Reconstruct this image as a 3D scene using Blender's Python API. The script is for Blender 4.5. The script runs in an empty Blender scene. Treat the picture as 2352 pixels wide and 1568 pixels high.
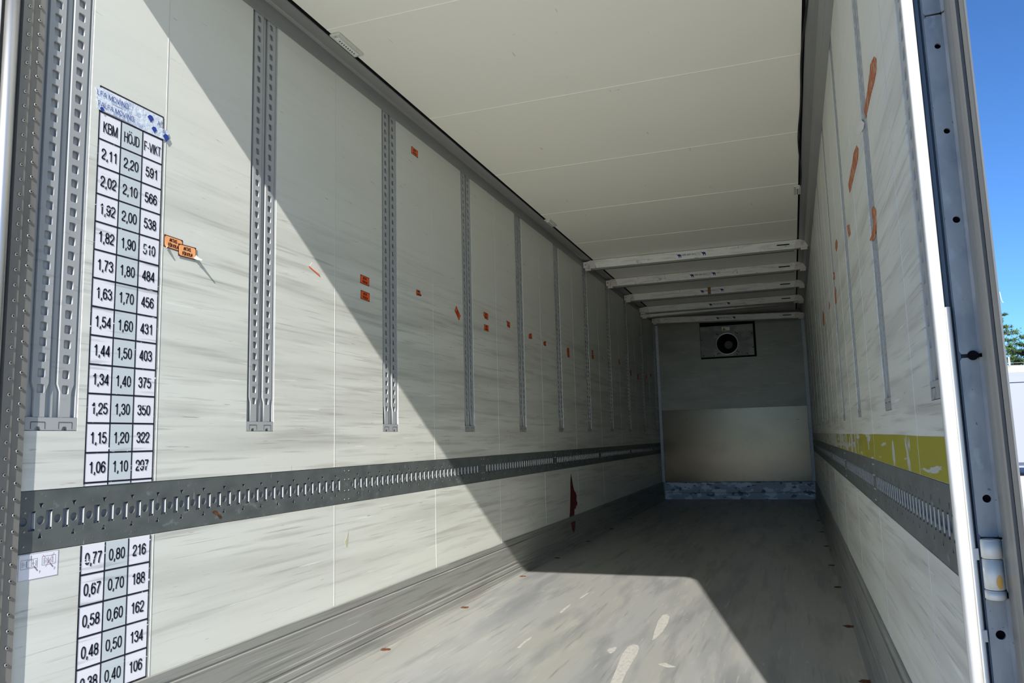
import bpy, bmesh, math, random
from mathutils import Matrix, Vector, noise
C = bpy.context.scene.collection
random.seed(7)
PI = math.pi

# ------------------------------------------------------------------ camera
CX, CZ = 2.2408, 1.1127
YAW, PIT, ROL, FPX = -0.3396, 0.1247, -0.0255, 1797.317
W, H, L = 2.5506, 3.2144, 14.2
fw = Vector((math.sin(YAW)*math.cos(PIT), math.cos(YAW)*math.cos(PIT), math.sin(PIT)))
rt = Vector((math.cos(YAW), -math.sin(YAW), 0)); up = rt.cross(fw)
r2 = rt*math.cos(ROL)+up*math.sin(ROL); u2 = up*math.cos(ROL)-rt*math.sin(ROL)
cam = bpy.data.cameras.new('camera'); co = bpy.data.objects.new('camera', cam); C.objects.link(co)
M = Matrix((r2, u2, -fw)).transposed().to_4x4(); M.translation = (CX, 0, CZ)
co.matrix_world = M
cam.sensor_width = 36; cam.lens = 36*FPX/2352; cam.clip_start = .05; cam.clip_end = 500
bpy.context.scene.camera = co

# ------------------------------------------------------------------ sky, sun, exposure
SUN_DIR = Vector((-1.13, 4.85, -3.2144)).normalized()
sc = bpy.context.scene
w = bpy.data.worlds.new('world'); sc.world = w; w.use_nodes = True
nt = w.node_tree; nt.nodes.clear()
sky = nt.nodes.new('ShaderNodeTexSky'); sky.sky_type = 'NISHITA'; sky.sun_disc = False
sky.sun_elevation = math.asin(-SUN_DIR.z)
sky.sun_rotation = math.atan2(-SUN_DIR.x, -SUN_DIR.y)
sky.air_density = 0.75; sky.dust_density = 0.2; sky.ozone_density = 4; sky.altitude = 500
bg = nt.nodes.new('ShaderNodeBackground'); bg.inputs[1].default_value = 0.128
out = nt.nodes.new('ShaderNodeOutputWorld')
tint = nt.nodes.new('ShaderNodeMix'); tint.data_type = 'RGBA'; tint.blend_type = 'MULTIPLY'; tint.inputs[0].default_value = 1; tint.inputs[7].default_value = (.53, .81, 1.07, 1)
nt.links.new(sky.outputs[0], tint.inputs[6]); nt.links.new(tint.outputs[2], bg.inputs[0]); nt.links.new(bg.outputs[0], out.inputs[0])
sl = bpy.data.lights.new('sun', 'SUN'); sl.energy = 6.6; sl.angle = math.radians(.55); sl.color = (1, .965, .925)
so = bpy.data.objects.new('sun', sl); C.objects.link(so)
so.rotation_euler = SUN_DIR.to_track_quat('-Z', 'Y').to_euler()
sc.view_settings.view_transform = 'Standard'; sc.view_settings.look = 'None'
sc.view_settings.exposure = 0.50; sc.view_settings.gamma = 1; sc.view_settings.use_curve_mapping = False

# ------------------------------------------------------------------ materials
def mat(name, col, rough=.5, metal=0, spec=.5, dirt=None, bump=None):
    """dirt: list of (colour, scale xyz, lo, hi, amount[, detail]) stained over the base colour in world space"""
    m = bpy.data.materials.new(name); m.use_nodes = True
    n = m.node_tree.nodes; l = m.node_tree.links
    b = n['Principled BSDF']
    b.inputs['Roughness'].default_value = rough; b.inputs['Metallic'].default_value = metal
    b.inputs['Specular IOR Level'].default_value = spec
    b.inputs['Base Color'].default_value = (*col, 1)
    if dirt or bump:
        g = n.new('ShaderNodeNewGeometry')
    prev = None
    for i, d in enumerate(dirt or []):
        c2, s, lo, hi, amt = d[:5]
        mp = n.new('ShaderNodeMapping'); mp.inputs['Scale'].default_value = s; mp.inputs['Location'].default_value = (i*7.3, i*3.1, i*5.7)
        if len(d) > 6: mp.inputs['Rotation'].default_value = d[6]
        l.new(g.outputs['Position'], mp.inputs[0])
        t = n.new('ShaderNodeTexNoise'); t.inputs['Scale'].default_value = 1; t.inputs['Detail'].default_value = d[5] if len(d) > 5 else 4
        l.new(mp.outputs[0], t.inputs['Vector'])
        r = n.new('ShaderNodeMapRange'); r.inputs[1].default_value = lo; r.inputs[2].default_value = hi; r.inputs[4].default_value = amt
        l.new(t.outputs[0], r.inputs[0])
        x = n.new('ShaderNodeMix'); x.data_type = 'RGBA'
        fac = r.outputs[0]
        if len(d) > 7:   # limit by height band (z0,z1,fade)
            z0, z1, fd = d[7]
            sp = n.new('ShaderNodeSeparateXYZ'); l.new(g.outputs['Position'], sp.inputs[0])
            a = n.new('ShaderNodeMapRange'); a.inputs[1].default_value = z0; a.inputs[2].default_value = z0+fd; l.new(sp.outputs[2], a.inputs[0])
            bb = n.new('ShaderNodeMapRange'); bb.inputs[1].default_value = z1; bb.inputs[2].default_value = z1+fd*2; bb.inputs[3].default_value = 1; bb.inputs[4].default_value = .12; l.new(sp.outputs[2], bb.inputs[0])
            m1 = n.new('ShaderNodeMath'); m1.operation = 'MULTIPLY'; l.new(a.outputs[0], m1.inputs[0]); l.new(bb.outputs[0], m1.inputs[1])
            m2 = n.new('ShaderNodeMath'); m2.operation = 'MULTIPLY'; l.new(m1.outputs[0], m2.inputs[0]); l.new(fac, m2.inputs[1]); fac = m2.outputs[0]
        l.new(fac, x.inputs[0])
        if prev: l.new(prev, x.inputs[6])
        else: x.inputs[6].default_value = (*col, 1)
        x.inputs[7].default_value = (*c2, 1); prev = x.outputs[2]
    if prev: l.new(prev, b.inputs['Base Color'])
    if bump:
        s, strength, dist = bump
        mp = n.new('ShaderNodeMapping'); mp.inputs['Scale'].default_value = s; l.new(g.outputs['Position'], mp.inputs[0])
        t = n.new('ShaderNodeTexNoise'); t.inputs['Scale'].default_value = 1; t.inputs['Detail'].default_value = 3; l.new(mp.outputs[0], t.inputs['Vector'])
        bm_ = n.new('ShaderNodeBump'); bm_.inputs['Strength'].default_value = strength; bm_.inputs['Distance'].default_value = dist
        l.new(t.outputs[0], bm_.inputs['Height']); l.new(bm_.outputs[0], b.inputs['Normal'])
    return m
NOROT = (0, 0, 0)
BAND = (.25, 1.9, .25)
def wallmat(name, col):
    return mat(name, col, .38, 0, .5, [
        ((.55, .56, .50), (3, .5, 1.6), .50, .75, .35, 3),
        ((.46, .46, .41), (3, .55, 9), .46, .70, .66, 6, (.03, 0, 0), BAND),
        ((.38, .38, .34), (3, 1.3, 34), .52, .67, .55, 6, (.06, 0, 0), BAND),
        ((.26, .26, .23), (3, 2.0, 110), .62, .70, .50, 5, (-.05, 0, 0), BAND),
        ((.30, .30, .27), (3, 7.0, 70), .70, .75, .6, 3, (.12, 0, 0), (.2, 3.3, .2)),
        ((.25, .24, .22), (3, 40, 5), .745, .78, .5, 3, (.3, 0, 0), (.2, 1.2, .2)),
        ((.88, .90, .86), (3, 2.5, 70), .67, .72, .5, 4, (.06, 0, 0), BAND)],
        bump=((2, .9, 7), .25, .006))
m_wall = wallmat('grp_wall', (.68, .69, .62))
m_seam = mat('white_sealant', (.56, .56, .53), .7)
m_ceil = mat('grp_ceiling', (.92, .90, .79), .42, 0, .4, [((.84, .82, .72), (.7, .5, 1), .5, .8, .35, 3), ((.32, .31, .28), (9, 22, 1), .74, .79, .45, 3), ((.4, .39, .35), (40, 6, 1), .76, .8, .5, 2)])
m_floor = mat('resin_floor', (.55, .55, .52), .40, .60, .5, [
    ((.58, .565, .49), (2.2, .35, 1), .42, .66, .8, 4), ((.30, .32, .33), (3.5, .55, 1), .5, .74, .75, 5),
    ((.66, .65, .58), (13, 2.0, 1), .58, .70, .5, 6), ((.25, .25, .245), (30, 1.6, 1), .60, .72, .55, 6), ((.30, .31, .32), (9, 1.1, 1), .54, .66, .45, 6, (0, 0, .12)), ((.70, .68, .60), (44, 3.2, 1), .62, .70, .5, 5, (0, 0, -.15)),
    ((.72, .71, .66), (16, 7, 1), .73, .755, .8, 3)], bump=((30, 8, 1), .15, .003))
m_kick = mat('alu_kick', (.30, .305, .275), .5, .25, .5, [((.16, .16, .15), (3, 1.2, 60), .52, .66, .6, 5), ((.5, .5, .47), (3, 1.6, 120), .64, .68, .7, 3, (.04, 0, 0)), ((.30, .26, .24), (3, 1.3, 9), .55, .7, .4, 3)])
m_galv = mat('galvanised_track', (.155, .175, .17), .50, .45, .5, [((.10, .115, .115), (4, 9, 14), .45, .7, .7, 4), ((.30, .34, .34), (5, 18, 30), .63, .72, .55, 5), ((.5, .54, .54), (9, 60, 12), .71, .75, .5, 3)])
m_slotback = mat('track_back', (.20, .22, .25), .5, .2)
m_rail = mat('rail_grey', (.40, .415, .41), .36, .12, .5, [((.30, .32, .33), (3, 4, 1.2), .5, .7, .4, 3), ((.24, .24, .24), (3, 14, 60), .62, .7, .5, 3, NOROT, (1.2, 1.7, .2))])
m_alu = mat('bare_alu', (.62, .62, .60), .33, .85, .5, [((.35, .35, .33), (30, 30, 3), .5, .75, .5, 4)])
m_flange = mat('frame_flange', (.33, .32, .30), .42, .6, .5, [((.20, .19, .17), (8, 10, 2), .45, .7, .6, 4), ((.30, .19, .12), (20, 14, 3), .66, .75, .6, 3)])
m_cove = mat('alu_cove', (.36, .365, .35), .42, .4, .5, [((.24, .24, .23), (3, .5, 12), .5, .7, .5, 4)])
m_black = mat('black_rubber', (.012, .013, .018), .6)
m_gap = mat('dark_gap', (.006, .006, .008), .9, 0, .1)
m_blue = mat('blue_grey_paint', (.10, .135, .18), .45, .1)
m_plate = mat('zinc_plate', (.35, .365, .365), .5, .35, .5, [((.20, .23, .26), (25, 20, 11), .45, .68, .7, 5), ((.5, .53, .55), (30, 30, 16), .6, .72, .5, 4), ((.1, .1, .1), (90, 90, 90), .74, .76, .7, 2)])
m_lip = mat('sunlit_slot_lip', (.36, .37, .36), .45, .2)  # lips paler than the track: their sunlit brightness is put into the colour
m_post = mat('white_post', (.62, .62, .59), .45, 0, .5, [((.5, .48, .42), (60, 60, 14), .62, .72, .5, 4)])
m_pillar = mat('door_extrusion', (.26, .26, .245), .42, .5, .5, [((.16, .16, .15), (12, 30, 2), .45, .7, .5, 4)])
m_hinge = mat('hinge_paint', (.62, .62, .57), .4, .1, .5, [((.42, .38, .30), (30, 30, 12), .58, .68, .6, 3)])
m_rust = mat('rust', (.13, .055, .025), .85, 0, .2, [((.05, .02, .012), (90, 60, 90), .45, .6, .9, 4), ((.34, .18, .09), (130, 90, 100), .6, .68, .7, 3)])
m_ruststain = mat('rust_stain', (.75, .42, .10), .6)
m_beam = mat('beam_alu', (.80, .80, .74), .5, .1, .5, [((.50, .50, .46), (5, 6, 40), .5, .64, .55, 5), ((.28, .28, .26), (14, 8, 16), .63, .72, .6, 4), ((.15, .15, .14), (40, 8, 9), .7, .74, .6, 3)])
m_beamend = mat('beam_end', (.66, .62, .56), .5, .2, .5, [((.25, .22, .2), (20, 20, 20), .55, .7, .6, 4)])
m_beamlow = mat('beam_underside_shade', (.22, .225, .20), .5, .3)  # beam underside: its shade is given as a darker colour
m_label = mat('beam_label', (.80, .80, .78), .4)
m_navy = mat('navy_print', (.012, .014, .13), .5)
m_tan = mat('brown_tape', (.25, .13, .05), .6)
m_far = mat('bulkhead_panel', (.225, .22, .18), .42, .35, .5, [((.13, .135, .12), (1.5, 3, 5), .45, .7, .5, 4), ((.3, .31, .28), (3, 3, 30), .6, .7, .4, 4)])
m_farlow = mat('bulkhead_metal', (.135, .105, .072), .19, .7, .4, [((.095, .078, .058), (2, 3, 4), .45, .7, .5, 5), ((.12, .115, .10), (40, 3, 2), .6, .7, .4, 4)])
m_farkick = mat('bulkhead_kick', (.34, .38, .43), .5, .3, .5, [((.66, .72, .78), (5, 3, 9), .50, .54, .8, 5), ((.06, .07, .09), (9, 3, 16), .60, .64, .85, 5)])
m_white = mat('white_angle', (.52, .56, .60), .5, .1)
m_sheet = mat('chart_white', (.80, .80, .84), .32, 0, .5, [((.45, .44, .45), (3, 2.4, 45), .60, .67, .7, 4, (.05, 0, 0), BAND)])
m_greycol = mat('chart_grey', (.56, .62, .635), .32, 0, .5, [((.36, .39, .40), (3, 2.4, 45), .60, .67, .7, 4, (.05, 0, 0), BAND)])
m_ink = mat('chart_ink', (.012, .012, .022), .4, 0, .4, [((.7, .7, .73), (3, 5, 70), .665, .68, 1, 3, (.05, 0, 0), (.2, 1.9, .2)), ((.7, .7, .73), (3, 90, 90), .72, .73, 1, 2, NOROT, (.2, 1.9, .2))])
m_orange = mat('orange_label', (.86, .115, .015), .45, 0, .4)
m_peach = mat('pale_orange', (.90, .42, .17), .5, 0, .3, [((.75, .25, .08), (20, 30, 30), .5, .7, .5, 4)])  # lighter, yellower orange for the pair beside the chart
m_orangeink = mat('label_ink', (.07, .012, .01), .5)
m_torn = mat('torn_orange', (.38, .095, .03), .6, 0, .3, [((.55, .35, .22), (30, 60, 40), .5, .6, .7, 4), ((.12, .03, .015), (60, 90, 60), .62, .68, .8, 3)])
m_paper = mat('torn_paper', (.66, .64, .60), .6)
m_tape = mat('printed_tape', (.66, .72, .80), .18, 0, .7, [((.35, .48, .70), (3, 30, 40), .56, .7, .5, 4), ((.85, .88, .92), (3, 45, 30), .6, .66, .8, 3)], bump=((5, 60, 60), .5, .004))
m_tapeblue = mat('tape_blue', (.02, .05, .28), .35)
m_tapeghost = mat('tape_ghost', (.30, .38, .58), .35)
m_yellow = mat('yellow_marking', (.29, .275, .026), .5, 0, .3, [((.21, .21, .05), (3, 1.5, 8), .5, .7, .4, 3), ((.46, .44, .09), (3, 26, 2), .7, .74, .9, 2)])
m_red = mat('red_paint', (.11, .008, .010), .5, 0, .4, [((.30, .25, .22), (3, 9, 40), .66, .7, .8, 4)])
m_ground = mat('pale_concrete', (.60, .585, .535), .9, 0, .2, [((.40, .385, .35), (.7, .7, 1), .45, .7, .6, 5)])
m_rock = mat('granite', (.42, .38, .33), .9, 0, .2, [((.22, .22, .12), (.9, .9, 1.4), .48, .6, .8, 5), ((.55, .5, .45), (2, 2, 3), .6, .7, .6, 5)])
m_van = mat('silver_van', (.27, .28, .38), .3, .15, .6)
m_glass = mat('car_glass', (.05, .10, .22), .08, 0, .8)
m_pine = mat('pine_needles', (.045, .085, .022), .7, 0, .2, [((.10, .16, .035), (1.3, 1.3, 1.3), .45, .62, .8, 3)])
m_pinedark = mat('dark_needles', (.022, .045, .02), .7, 0, .2, [((.06, .085, .03), (1.3, 1.3, 1.3), .5, .62, .8, 3)])
m_bark = mat('pine_bark', (.16, .085, .05), .9)
m_steel = mat('screw_steel', (.55, .53, .50), .3, .9)
m_yellowsign = mat('warning_yellow', (.62, .36, .02), .5)
m_lens = mat('lamp_lens', (.62, .63, .56), .2, 0, .7)
m_cable = mat('cable', (.01, .01, .011), .6)
m_white_tyre = mat('tyre', (.02, .02, .02), .8)

# yellow marking: worn through to the wall more and more towards the bulkhead
def wear_mask():
    n = m_yellow.node_tree.nodes; l = m_yellow.node_tree.links
    b = n['Principled BSDF']; src = b.inputs['Base Color'].links[0].from_socket
    g = n.new('ShaderNodeNewGeometry'); mp = n.new('ShaderNodeMapping'); mp.inputs['Scale'].default_value = (3, 3.2, 30)
    l.new(g.outputs['Position'], mp.inputs[0])
    t = n.new('ShaderNodeTexNoise'); t.inputs['Scale'].default_value = 1; t.inputs['Detail'].default_value = 6; l.new(mp.outputs[0], t.inputs['Vector'])
    mp2 = n.new('ShaderNodeMapping'); mp2.inputs['Scale'].default_value = (3, 5, 4); l.new(g.outputs['Position'], mp2.inputs[0])
    t2 = n.new('ShaderNodeTexNoise'); t2.inputs['Scale'].default_value = 1; t2.inputs['Detail'].default_value = 5; l.new(mp2.outputs[0], t2.inputs['Vector'])
    sp = n.new('ShaderNodeSeparateXYZ'); l.new(g.outputs['Position'], sp.inputs[0])
    th = n.new('ShaderNodeMapRange'); th.inputs[1].default_value = 2.0; th.inputs[2].default_value = 8; th.inputs[3].default_value = .68; th.inputs[4].default_value = .45
    l.new(sp.outputs[1], th.inputs[0])
    mx = n.new('ShaderNodeMath'); mx.operation = 'MAXIMUM'; l.new(t.outputs[0], mx.inputs[0]); l.new(t2.outputs[0], mx.inputs[1])
    s = n.new('ShaderNodeMath'); s.operation = 'SUBTRACT'; l.new(mx.outputs[0], s.inputs[0]); l.new(th.outputs[0], s.inputs[1])
    r = n.new('ShaderNodeMapRange'); r.inputs[1].default_value = 0; r.inputs[2].default_value = .02; l.new(s.outputs[0], r.inputs[0])
    x = n.new('ShaderNodeMix'); x.data_type = 'RGBA'; l.new(r.outputs[0], x.inputs[0]); l.new(src, x.inputs[6]); x.inputs[7].default_value = (.42, .43, .40, 1)
    l.new(x.outputs[2], b.inputs['Base Color'])
wear_mask()

# ------------------------------------------------------------------ helpers
def tag(o, label=None, cat=None, group=None, kind=None):
    if label: o['label'] = label
    if cat: o['category'] = cat
    if group: o['group'] = group
    if kind: o['kind'] = kind
    return o
def thing(name, label, cat, loc=(0, 0, 0), group=None, rot=(0, 0, 0)):
    o = bpy.data.objects.new(name, None); o.empty_display_size = .1; C.objects.link(o)
    o.location = loc; o.rotation_euler = rot
    return tag(o, label, cat, group)
def obj(name, me, m, parent=None, loc=None):
    if isinstance(me, bmesh.types.BMesh):
        b = me; me = bpy.data.meshes.new(name); b.normal_update(); b.to_mesh(me); b.free()
    for mm in (m if isinstance(m, (list, tuple)) else [m]): me.materials.append(mm)
    o = bpy.data.objects.new(name, me); C.objects.link(o)
    if parent: o.parent = parent
    if loc: o.location = loc
    return o
def rebase(o, p):
    """move a mesh object's origin to p without moving its geometry"""
    o.data.transform(Matrix.Translation(-Vector(p))); o.location = p; return o
def struct(name, me, m): return tag(obj(name, me, m), kind='structure')
def box(b, x0, y0, z0, x1, y1, z1, mi=0, bev=0):
    vs = [b.verts.new(p) for p in ((x0, y0, z0), (x1, y0, z0), (x1, y1, z0), (x0, y1, z0), (x0, y0, z1), (x1, y0, z1), (x1, y1, z1), (x0, y1, z1))]
    fs = []
    for f in ((0, 3, 2, 1), (4, 5, 6, 7), (0, 1, 5, 4), (1, 2, 6, 5), (2, 3, 7, 6), (3, 0, 4, 7)):
        q = b.faces.new([vs[i] for i in f]); q.material_index = mi; fs.append(q)
    if bev:
        es = list({e for f in fs for e in f.edges})
        bmesh.ops.bevel(b, geom=es, offset=bev, segments=2, affect='EDGES', profile=.5)
    return b
def bxm(*a, **k): return box(bmesh.new(), *a, **k)
def prism(b, pts, axis, a0, a1, mi=0, smooth=False):
    """extrude a closed 2D outline along an axis: pts are the two other coordinates in xyz order"""
    def P(p, a):
        return {'x': (a, p[0], p[1]), 'y': (p[0], a, p[1]), 'z': (p[0], p[1], a)}[axis]
    A = [b.verts.new(P(p, a0)) for p in pts]; B = [b.verts.new(P(p, a1)) for p in pts]; n = len(pts)
    for i in range(n):
        f = b.faces.new((A[i], A[(i+1) % n], B[(i+1) % n], B[i])); f.material_index = mi; f.smooth = smooth
    for q in (A[::-1], B):
        f = b.faces.new(q); f.material_index = mi
    bmesh.ops.recalc_face_normals(b, faces=b.faces[:])
    return b
def cyl(b, p0, p1, r0, r1=None, n=16, mi=0, cap=True, smooth=True):
    p0, p1 = Vector(p0), Vector(p1); r1 = r0 if r1 is None else r1
    d = (p1-p0).normalized(); a = d.orthogonal().normalized(); c = d.cross(a)
    A, B = [], []
    for i in range(n):
        t = 2*PI*i/n; v = a*math.cos(t)+c*math.sin(t)
        A.append(b.verts.new(p0+v*r0)); B.append(b.verts.new(p1+v*r1))
    for i in range(n):
        f = b.faces.new((A[i], A[(i+1) % n], B[(i+1) % n], B[i])); f.material_index = mi; f.smooth = smooth
    if cap:
        f = b.faces.new(A[::-1]); f.material_index = mi
        f = b.faces.new(B); f.material_index = mi
    return b
def curve_mesh(cu):
    o = bpy.data.objects.new('tmp', cu); C.objects.link(o)
    dg = bpy.context.evaluated_depsgraph_get(); dg.update()
    me = bpy.data.meshes.new_from_object(o.evaluated_get(dg))
    bpy.data.objects.remove(o); bpy.data.curves.remove(cu); me.materials.clear()
    return me
def flat(outlines, thick, M=None):
    """plate with holes: first outline is the rim, the others are cut-outs; local plane u,v; front face at w=0, back at -thick"""
    cu = bpy.data.curves.new('tmp', 'CURVE'); cu.dimensions = '2D'; cu.fill_mode = 'BOTH'; cu.extrude = thick/2
    for pts in outlines:
        s = cu.splines.new('POLY'); s.points.add(len(pts)-1)
        for i, p in enumerate(pts): s.points[i].co = (p[0], p[1], 0, 1)
        s.use_cyclic_u = True
    me = curve_mesh(cu); me.transform(Matrix.Translation((0, 0, -thick/2)))
    if M: me.transform(M)
    return me
def textm(s, size, sx=1, bold=0, align='CENTER', thick=0.0):
    cu = bpy.data.curves.new('tmp', 'FONT'); cu.body = s; cu.size = size; cu.align_x = align; cu.align_y = 'CENTER'; cu.offset = bold; cu.extrude = thick; cu.resolution_u = 4
    me = curve_mesh(cu); me.transform(Matrix.Diagonal((sx, 1, 1, 1))); return me
def merge(b, me, M=None, mi=0):
    if M: me.transform(M)
    k = len(b.faces); b.from_mesh(me); b.faces.ensure_lookup_table()
    for f in b.faces[k:]: f.material_index = mi
    bpy.data.meshes.remove(me); return b
def T(x, y, z=0): return Matrix.Translation((x, y, z))
# wall frames: u reads to the right, v up, w out of the wall
def frame(u, v, w_, o): return Matrix(((u[0], v[0], w_[0], o[0]), (u[1], v[1], w_[1], o[1]), (u[2], v[2], w_[2], o[2]), (0, 0, 0, 1)))
ML = frame((0, 1, 0), (0, 0, 1), (1, 0, 0), (0, 0, 0))           # left wall, u = y
MR = frame((0, -1, 0), (0, 0, 1), (-1, 0, 0), (W, 0, 0))         # right wall, u = -y
MF = frame((1, 0, 0), (0, 0, 1), (0, -1, 0), (0, L, 0))          # bulkhead, u = x
def MLat(y, z, x=0): return frame((0, 1, 0), (0, 0, 1), (1, 0, 0), (x, y, z))
def rect(u0, v0, u1, v1): return [(u0, v0), (u1, v0), (u1, v1), (u0, v1)]
def rrect(cu, cv, wd, ht, r, n=3):
    pts = []
    for sx, sy, a in ((1, 1, 0), (-1, 1, 90), (-1, -1, 180), (1, -1, 270)):
        for i in range(n+1):
            t = math.radians(a+90*i/n); pts.append((cu+sx*(wd/2-r)+r*math.cos(t), cv+sy*(ht/2-r)+r*math.sin(t)))
    return pts
def circ(cu, cv, r, n=16): return [(cu+r*math.cos(2*PI*i/n), cv+r*math.sin(2*PI*i/n)) for i in range(n)]
def strip(b, p, q, wd, w_=0, mi=0):
    """flat ink line in the u,v plane from p to q"""
    d = Vector((q[0]-p[0], q[1]-p[1])); n = Vector((-d.y, d.x)).normalized()*wd/2
    vs = [b.verts.new((x, y, w_)) for x, y in ((p[0]-n.x, p[1]-n.y), (q[0]-n.x, q[1]-n.y), (q[0]+n.x, q[1]+n.y), (p[0]+n.x, p[1]+n.y))]
    f = b.faces.new(vs); f.material_index = mi
def polyf(b, pts, w_=0, mi=0):
    f = b.faces.new([b.verts.new((p[0], p[1], w_)) for p in pts]); f.material_index = mi
def copy_tree(o, parent=None):
    c = o.copy(); C.objects.link(c)
    if parent: c.parent = parent; c.matrix_parent_inverse = o.matrix_parent_inverse.copy()
    for ch in list(o.children): copy_tree(ch, c)
    return c

# a plain grotesque lettering drawn with strokes
def sm_(pts, n=5):
    out = []
    for i in range(len(pts)-1):
        p0 = pts[max(i-1, 0)]; p1 = pts[i]; p2 = pts[i+1]; p3 = pts[min(i+2, len(pts)-1)]
        for k in range(n):
            t = k/n; out.append(tuple(.5*(2*p1[j]+(p2[j]-p0[j])*t+(2*p0[j]-5*p1[j]+4*p2[j]-p3[j])*t*t+(3*p1[j]-p0[j]-3*p2[j]+p3[j])*t**3) for j in (0, 1)))
    return out+[pts[-1]]
def el_(cx, cy, rx, ry, n=28): return [(cx+rx*math.copysign(abs(math.cos(2*PI*i/n))**.85, math.cos(2*PI*i/n)), cy+ry*math.copysign(abs(math.sin(2*PI*i/n))**.92, math.sin(2*PI*i/n))) for i in range(n+1)]
six = sm_([(.49, .74), (.42, .90), (.28, .95), (.12, .83), (.055, .52), (.075, .22), (.16, .08), (.28, .05), (.43, .13), (.495, .33), (.43, .53), (.28, .605), (.13, .52), (.07, .36)])
G = {'0': (.62, [el_(.28, .5, .215, .45)]), '1': (.62, [[(.10, .755), (.26, .80), (.345, .98)], [(.355, 1), (.355, 0)]]),
 '2': (.62, [sm_([(.06, .66), (.09, .86), (.27, .95), (.45, .87), (.49, .68), (.38, .48), (.20, .30), (.08, .14), (.05, .06)]), [(.02, .05), (.52, .05)]]),
 '3': (.62, [sm_([(.06, .72), (.12, .89), (.27, .95), (.43, .88), (.46, .71), (.37, .57), (.22, .53)]), sm_([(.22, .53), (.41, .48), (.495, .30), (.43, .12), (.27, .05), (.11, .12), (.05, .28)])]),
 '4': (.62, [[(.40, 0), (.40, 1)], [(.40, .96), (.05, .28)], [(.01, .26), (.54, .26)]]),
 '5': (.62, [[(.49, .95), (.13, .95), (.075, .50)], sm_([(.075, .50), (.26, .61), (.45, .51), (.495, .33), (.43, .13), (.27, .05), (.11, .11), (.05, .26)])]),
 '6': (.62, [six]), '9': (.62, [[(.555-x, 1-y) for x, y in six]]),
 '7': (.62, [[(.03, .95), (.53, .95)], sm_([(.50, .93), (.33, .62), (.22, .32), (.18, 0)])]),
 '8': (.62, [el_(.28, .735, .18, .215), el_(.28, .285, .215, .235)]), ',': (.27, [[(.12, .11), (.12, -.01), (.06, -.16)]]), ' ': (.30, []),
 'K': (.66, [[(.09, 0), (.09, 1)], [(.55, .99), (.12, .45)], [(.24, .60), (.58, 0)]]), 'B': (.68, [[(.09, 0), (.09, 1)], sm_([(.09, .95), (.40, .95), (.54, .84), (.52, .63), (.36, .54), (.09, .54)]), sm_([(.36, .54), (.56, .46), (.60, .28), (.53, .10), (.38, .05), (.09, .05)])]),
 'M': (.84, [[(.08, 0), (.08, 1)], [(.08, .97), (.40, .03)], [(.40, .03), (.72, .97)], [(.72, 1), (.72, 0)]]), 'H': (.72, [[(.09, 0), (.09, 1)], [(.60, 0), (.60, 1)], [(.09, .53), (.60, .53)]]),
 'O': (.76, [el_(.36, .5, .29, .45)]), 'Ö': (.76, [el_(.36, .5, .29, .45), [(.19, 1.12), (.19, 1.24)], [(.53, 1.12), (.53, 1.24)]]),
 'J': (.54, [sm_([(.40, 1), (.40, .5), (.39, .20), (.24, .05), (.09, .13), (.06, .32)])]), 'D': (.72, [[(.09, 0), (.09, 1)], sm_([(.09, .95), (.38, .95), (.57, .80), (.61, .50), (.57, .20), (.38, .05), (.09, .05)])]),
 'F': (.60, [[(.09, 0), (.09, 1)], [(.09, .95), (.54, .95)], [(.09, .52), (.48, .52)]]), '-': (.36, [[(.05, .38), (.30, .38)]]), 'V': (.64, [[(.03, 1), (.31, .02)], [(.31, .02), (.60, 1)]]),
 'I': (.28, [[(.12, 0), (.12, 1)]]), 'T': (.60, [[(.02, .95), (.57, .95)], [(.295, .95), (.295, 0)]]), 'A': (.66, [[(.03, 0), (.32, .98)], [(.32, .98), (.61, 0)], [(.14, .32), (.50, .32)]]),
 'S': (.66, [sm_([(.55, .74), (.48, .90), (.31, .95), (.13, .88), (.09, .71), (.20, .57), (.42, .48), (.56, .34), (.52, .13), (.33, .05), (.13, .10), (.05, .28)])]),
 'R': (.70, [[(.09, 0), (.09, 1)], sm_([(.09, .95), (.42, .95), (.57, .84), (.56, .60), (.42, .50), (.09, .50)]), [(.38, .50), (.58, 0)]]), 'Y': (.62, [[(.03, 1), (.30, .45)], [(.57, 1), (.30, .45)], [(.30, .47), (.30, 0)]]),
 'L': (.56, [[(.09, 1), (.09, 0)], [(.09, .05), (.52, .05)]]), '!': (.28, [[(.12, 1), (.12, .28)], [(.12, .12), (.12, 0)]]), 'N': (.72, [[(.09, 0), (.09, 1)], [(.09, .97), (.60, .03)], [(.60, 0), (.60, 1)]]),
 'G': (.76, [sm_([(.62, .72), (.54, .89), (.36, .95), (.15, .84), (.07, .5), (.15, .16), (.36, .05), (.56, .12), (.63, .30), (.63, .46)]), [(.38, .46), (.66, .46)]])}
def ribbon(b, pts, th, w_):
    n = len(pts); closed = math.dist(pts[0], pts[-1]) < 1e-6; L_, R_2 = [], []
    for i in range(n):
        a = pts[i-1] if i else (pts[-2] if closed else pts[0]); c = pts[i+1] if i < n-1 else (pts[1] if closed else pts[-1])
        d = Vector((c[0]-a[0], c[1]-a[1])); d = d.normalized() if d.length > 1e-9 else Vector((1, 0)); nn = Vector((-d.y, d.x))*th/2
        L_.append(b.verts.new((pts[i][0]+nn.x, pts[i][1]+nn.y, w_))); R_2.append(b.verts.new((pts[i][0]-nn.x, pts[i][1]-nn.y, w_)))
    for i in range(n-1): b.faces.new((R_2[i], R_2[i+1], L_[i+1], L_[i]))
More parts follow.
